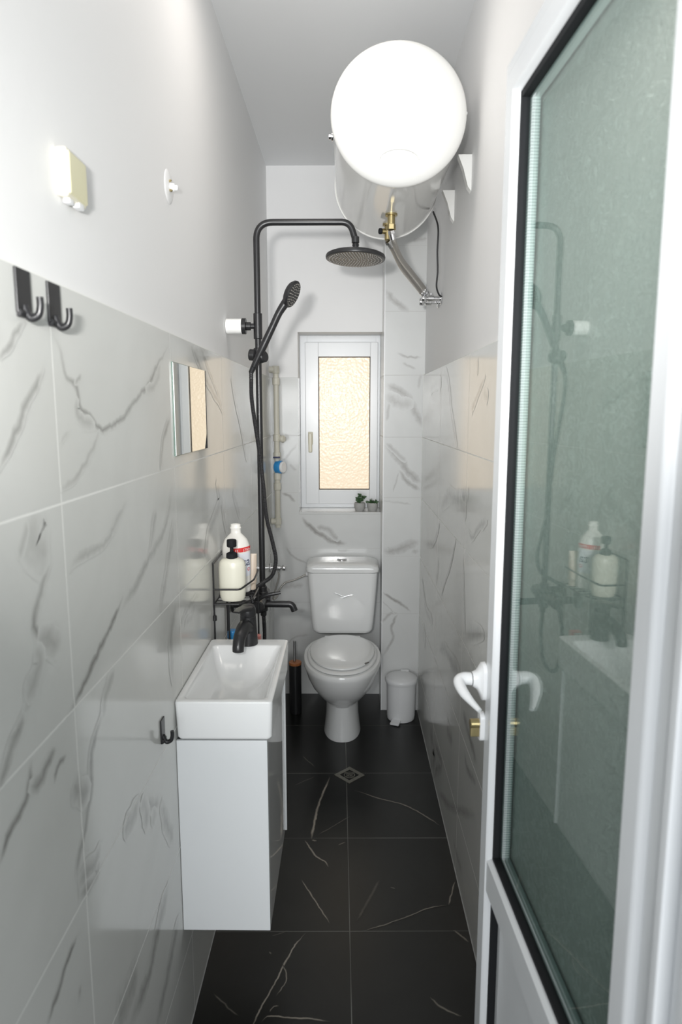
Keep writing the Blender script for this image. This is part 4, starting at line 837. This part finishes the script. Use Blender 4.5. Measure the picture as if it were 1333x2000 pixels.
box(bm, -0.029, 0.029, -0.0015, 0.0015, 0.0004, 0.0018, M4=DR); box(bm, -0.0015, 0.0015, -0.029, 0.029, 0.0004, 0.0018, M4=DR); obj('drain_grate', bm, M['flint'], t, smooth=False)
# ------------------------------------------------------------------ wall hooks
def hook(y0, y1, z1, z0, label, grp):
    """steel strip y0..y1, z0..z1 on the left wall with a J hook at its foot"""
    yc = (y0+y1)/2; w2 = (y1-y0)/2
    t = thing('adhesive_hook', label, 'hook', (XL, yc, z0), grp)
    bm = NB(); box(bm, XL, XL+0.0035, y0, y1, z0, z1, 0.0012); obj('back_plate', bm, M['black'], t)
    bm = NB(); pts = smoothpath([(XL+0.002, yc, z0+0.010), (XL+0.006, yc, z0-0.001), (XL+0.011, yc, z0-0.005), (XL+0.019, yc, z0-0.001), (XL+0.022, yc, z0+0.009), (XL+0.022, yc, z0+0.020)], 6)
    tube(bm, pts, [0.005, 0.0052, 0.0048, 0.0045, 0.0042, 0.0042], 12); cyl(bm, (XL+0.002, yc-w2*0.9, z0), (0,1,0), 0.005, w2*1.8, 0.001); obj('hook_arm', bm, M['black'], t)
gp = 'black adhesive hooks on the left wall'
for (pa, pb, pc, lab) in (((24,520),(53,531),(33,610), 'black adhesive hook nearest the left edge of the photo, top of the tiles'), ((88,549),(112,558),(97,630), 'black adhesive hook just right of the first grout line, top of the tiles'), ((312,1409),(319,1405),(313,1452), 'small black adhesive hook low on the tiles beside the vanity cabinet')):
    a = onX(*pa, XL); b = onX(*pb, XL); c = onX(*pc, XL); hook(min(a.y, b.y), max(a.y, b.y), max(a.z, b.z) if pa[1] < 1000 else a.z, c.z, lab, gp)
# ------------------------------------------------------------------ wall mirror
a = onX(334, 706, XL); b = onX(396, 722, XL); c = onX(339, 892, XL)
t = thing('wall_mirror', 'small frameless rectangular mirror stuck to the left wall tiles', 'mirror', (XL, (a.y+b.y)/2, c.z))
bm = NB(); box(bm, XL, XL+0.0035, a.y, b.y, c.z, a.z, 0); obj('glass_edge', bm, M['edge'], t, smooth=False)
bm = NB(); box(bm, XL+0.0035, XL+0.0042, a.y+0.002, b.y-0.002, c.z+0.0015, a.z-0.0015, 0)
for v_ in bm.verts:
    if v_.co.y > (a.y+b.y)/2 and v_.co.x > XL+0.0039: v_.co.x += 0.0117*(b.y-a.y)
obj('mirror_face', bm, M['mirror'], t, smooth=False)
# ------------------------------------------------------------------ doorbell chime box and round cover
a = onX(103, 275, XL-0.007); b = onX(152, 300, XL-0.007); c = onX(115, 395, XL-0.007)
y0, y1, z0, z1 = a.y+0.003, onX(164, 310, XL+0.008).y, onX(164, 406, XL+0.008).z, a.z-0.004
t = thing('junction_box', 'yellowed rectangular plastic box on the painted left wall', 'box', (XL-0.007, (y0+y1)/2, z0))
xw = XL-0.007
bm = NB(); box(bm, xw, xw+0.016, y0, y1, z0, z1, 0.004, 3); obj('box_base', bm, M['handleiv'], t)
bm = NB(); box(bm, xw+0.013, xw+0.019, y0+0.003, y1-0.002, z0+0.004, z1-0.004, 0.003, 3); obj('box_cover', bm, M['yellowed'], t, label='yellowed cover')
bm = NB(); box(bm, xw+0.003, xw+0.013, y0+0.012, y0+0.028, z0-0.006, z0+0.002, 0.002); obj('cable_clip', bm, M['plastic'], t)
bm = NB(); box(bm, xw+0.005, xw+0.016, y1-0.030, y1-0.010, z0-0.005, z0+0.004, 0.002); obj('cable_clip', bm, M['plastic'], t)
p = onX(329, 365, XL-0.007); rr = abs(onX(329, 333, XL-0.007).z-onX(329, 397, XL-0.007).z)/2
t = thing('cover_plate', 'round white cover plate with a small socket stub on the painted left wall', 'cover', (xw, p.y, p.z))
bm = NB(); lathe(bm, [(0,0.004),(rr*0.35,0.0045),(rr*0.8,0.003),(rr*0.95,0.0012),(rr,0)], axisM((xw, p.y, p.z), (1,0,0)), 48); obj('plate', bm, M['paint'], t)
bm = NB(); cyl(bm, (xw+0.002, p.y+0.002, p.z), (1,0.1,0), 0.009, 0.012, 0.002); cyl(bm, (xw+0.012, p.y+0.003, p.z-0.001), (1,0.1,0), 0.006, 0.009, 0.002); obj('socket_stub', bm, M['plastic'], t)
bm = NB(); cyl(bm, (xw+0.003, p.y-0.006, p.z-0.008), (1,-0.2,-0.4), 0.0028, 0.008, 0.001); cyl(bm, (xw+0.003, p.y-0.007, p.z+0.009), (1,-0.2,0.4), 0.0025, 0.007, 0.001); obj('terminal_screw', bm, M['brass'], t)
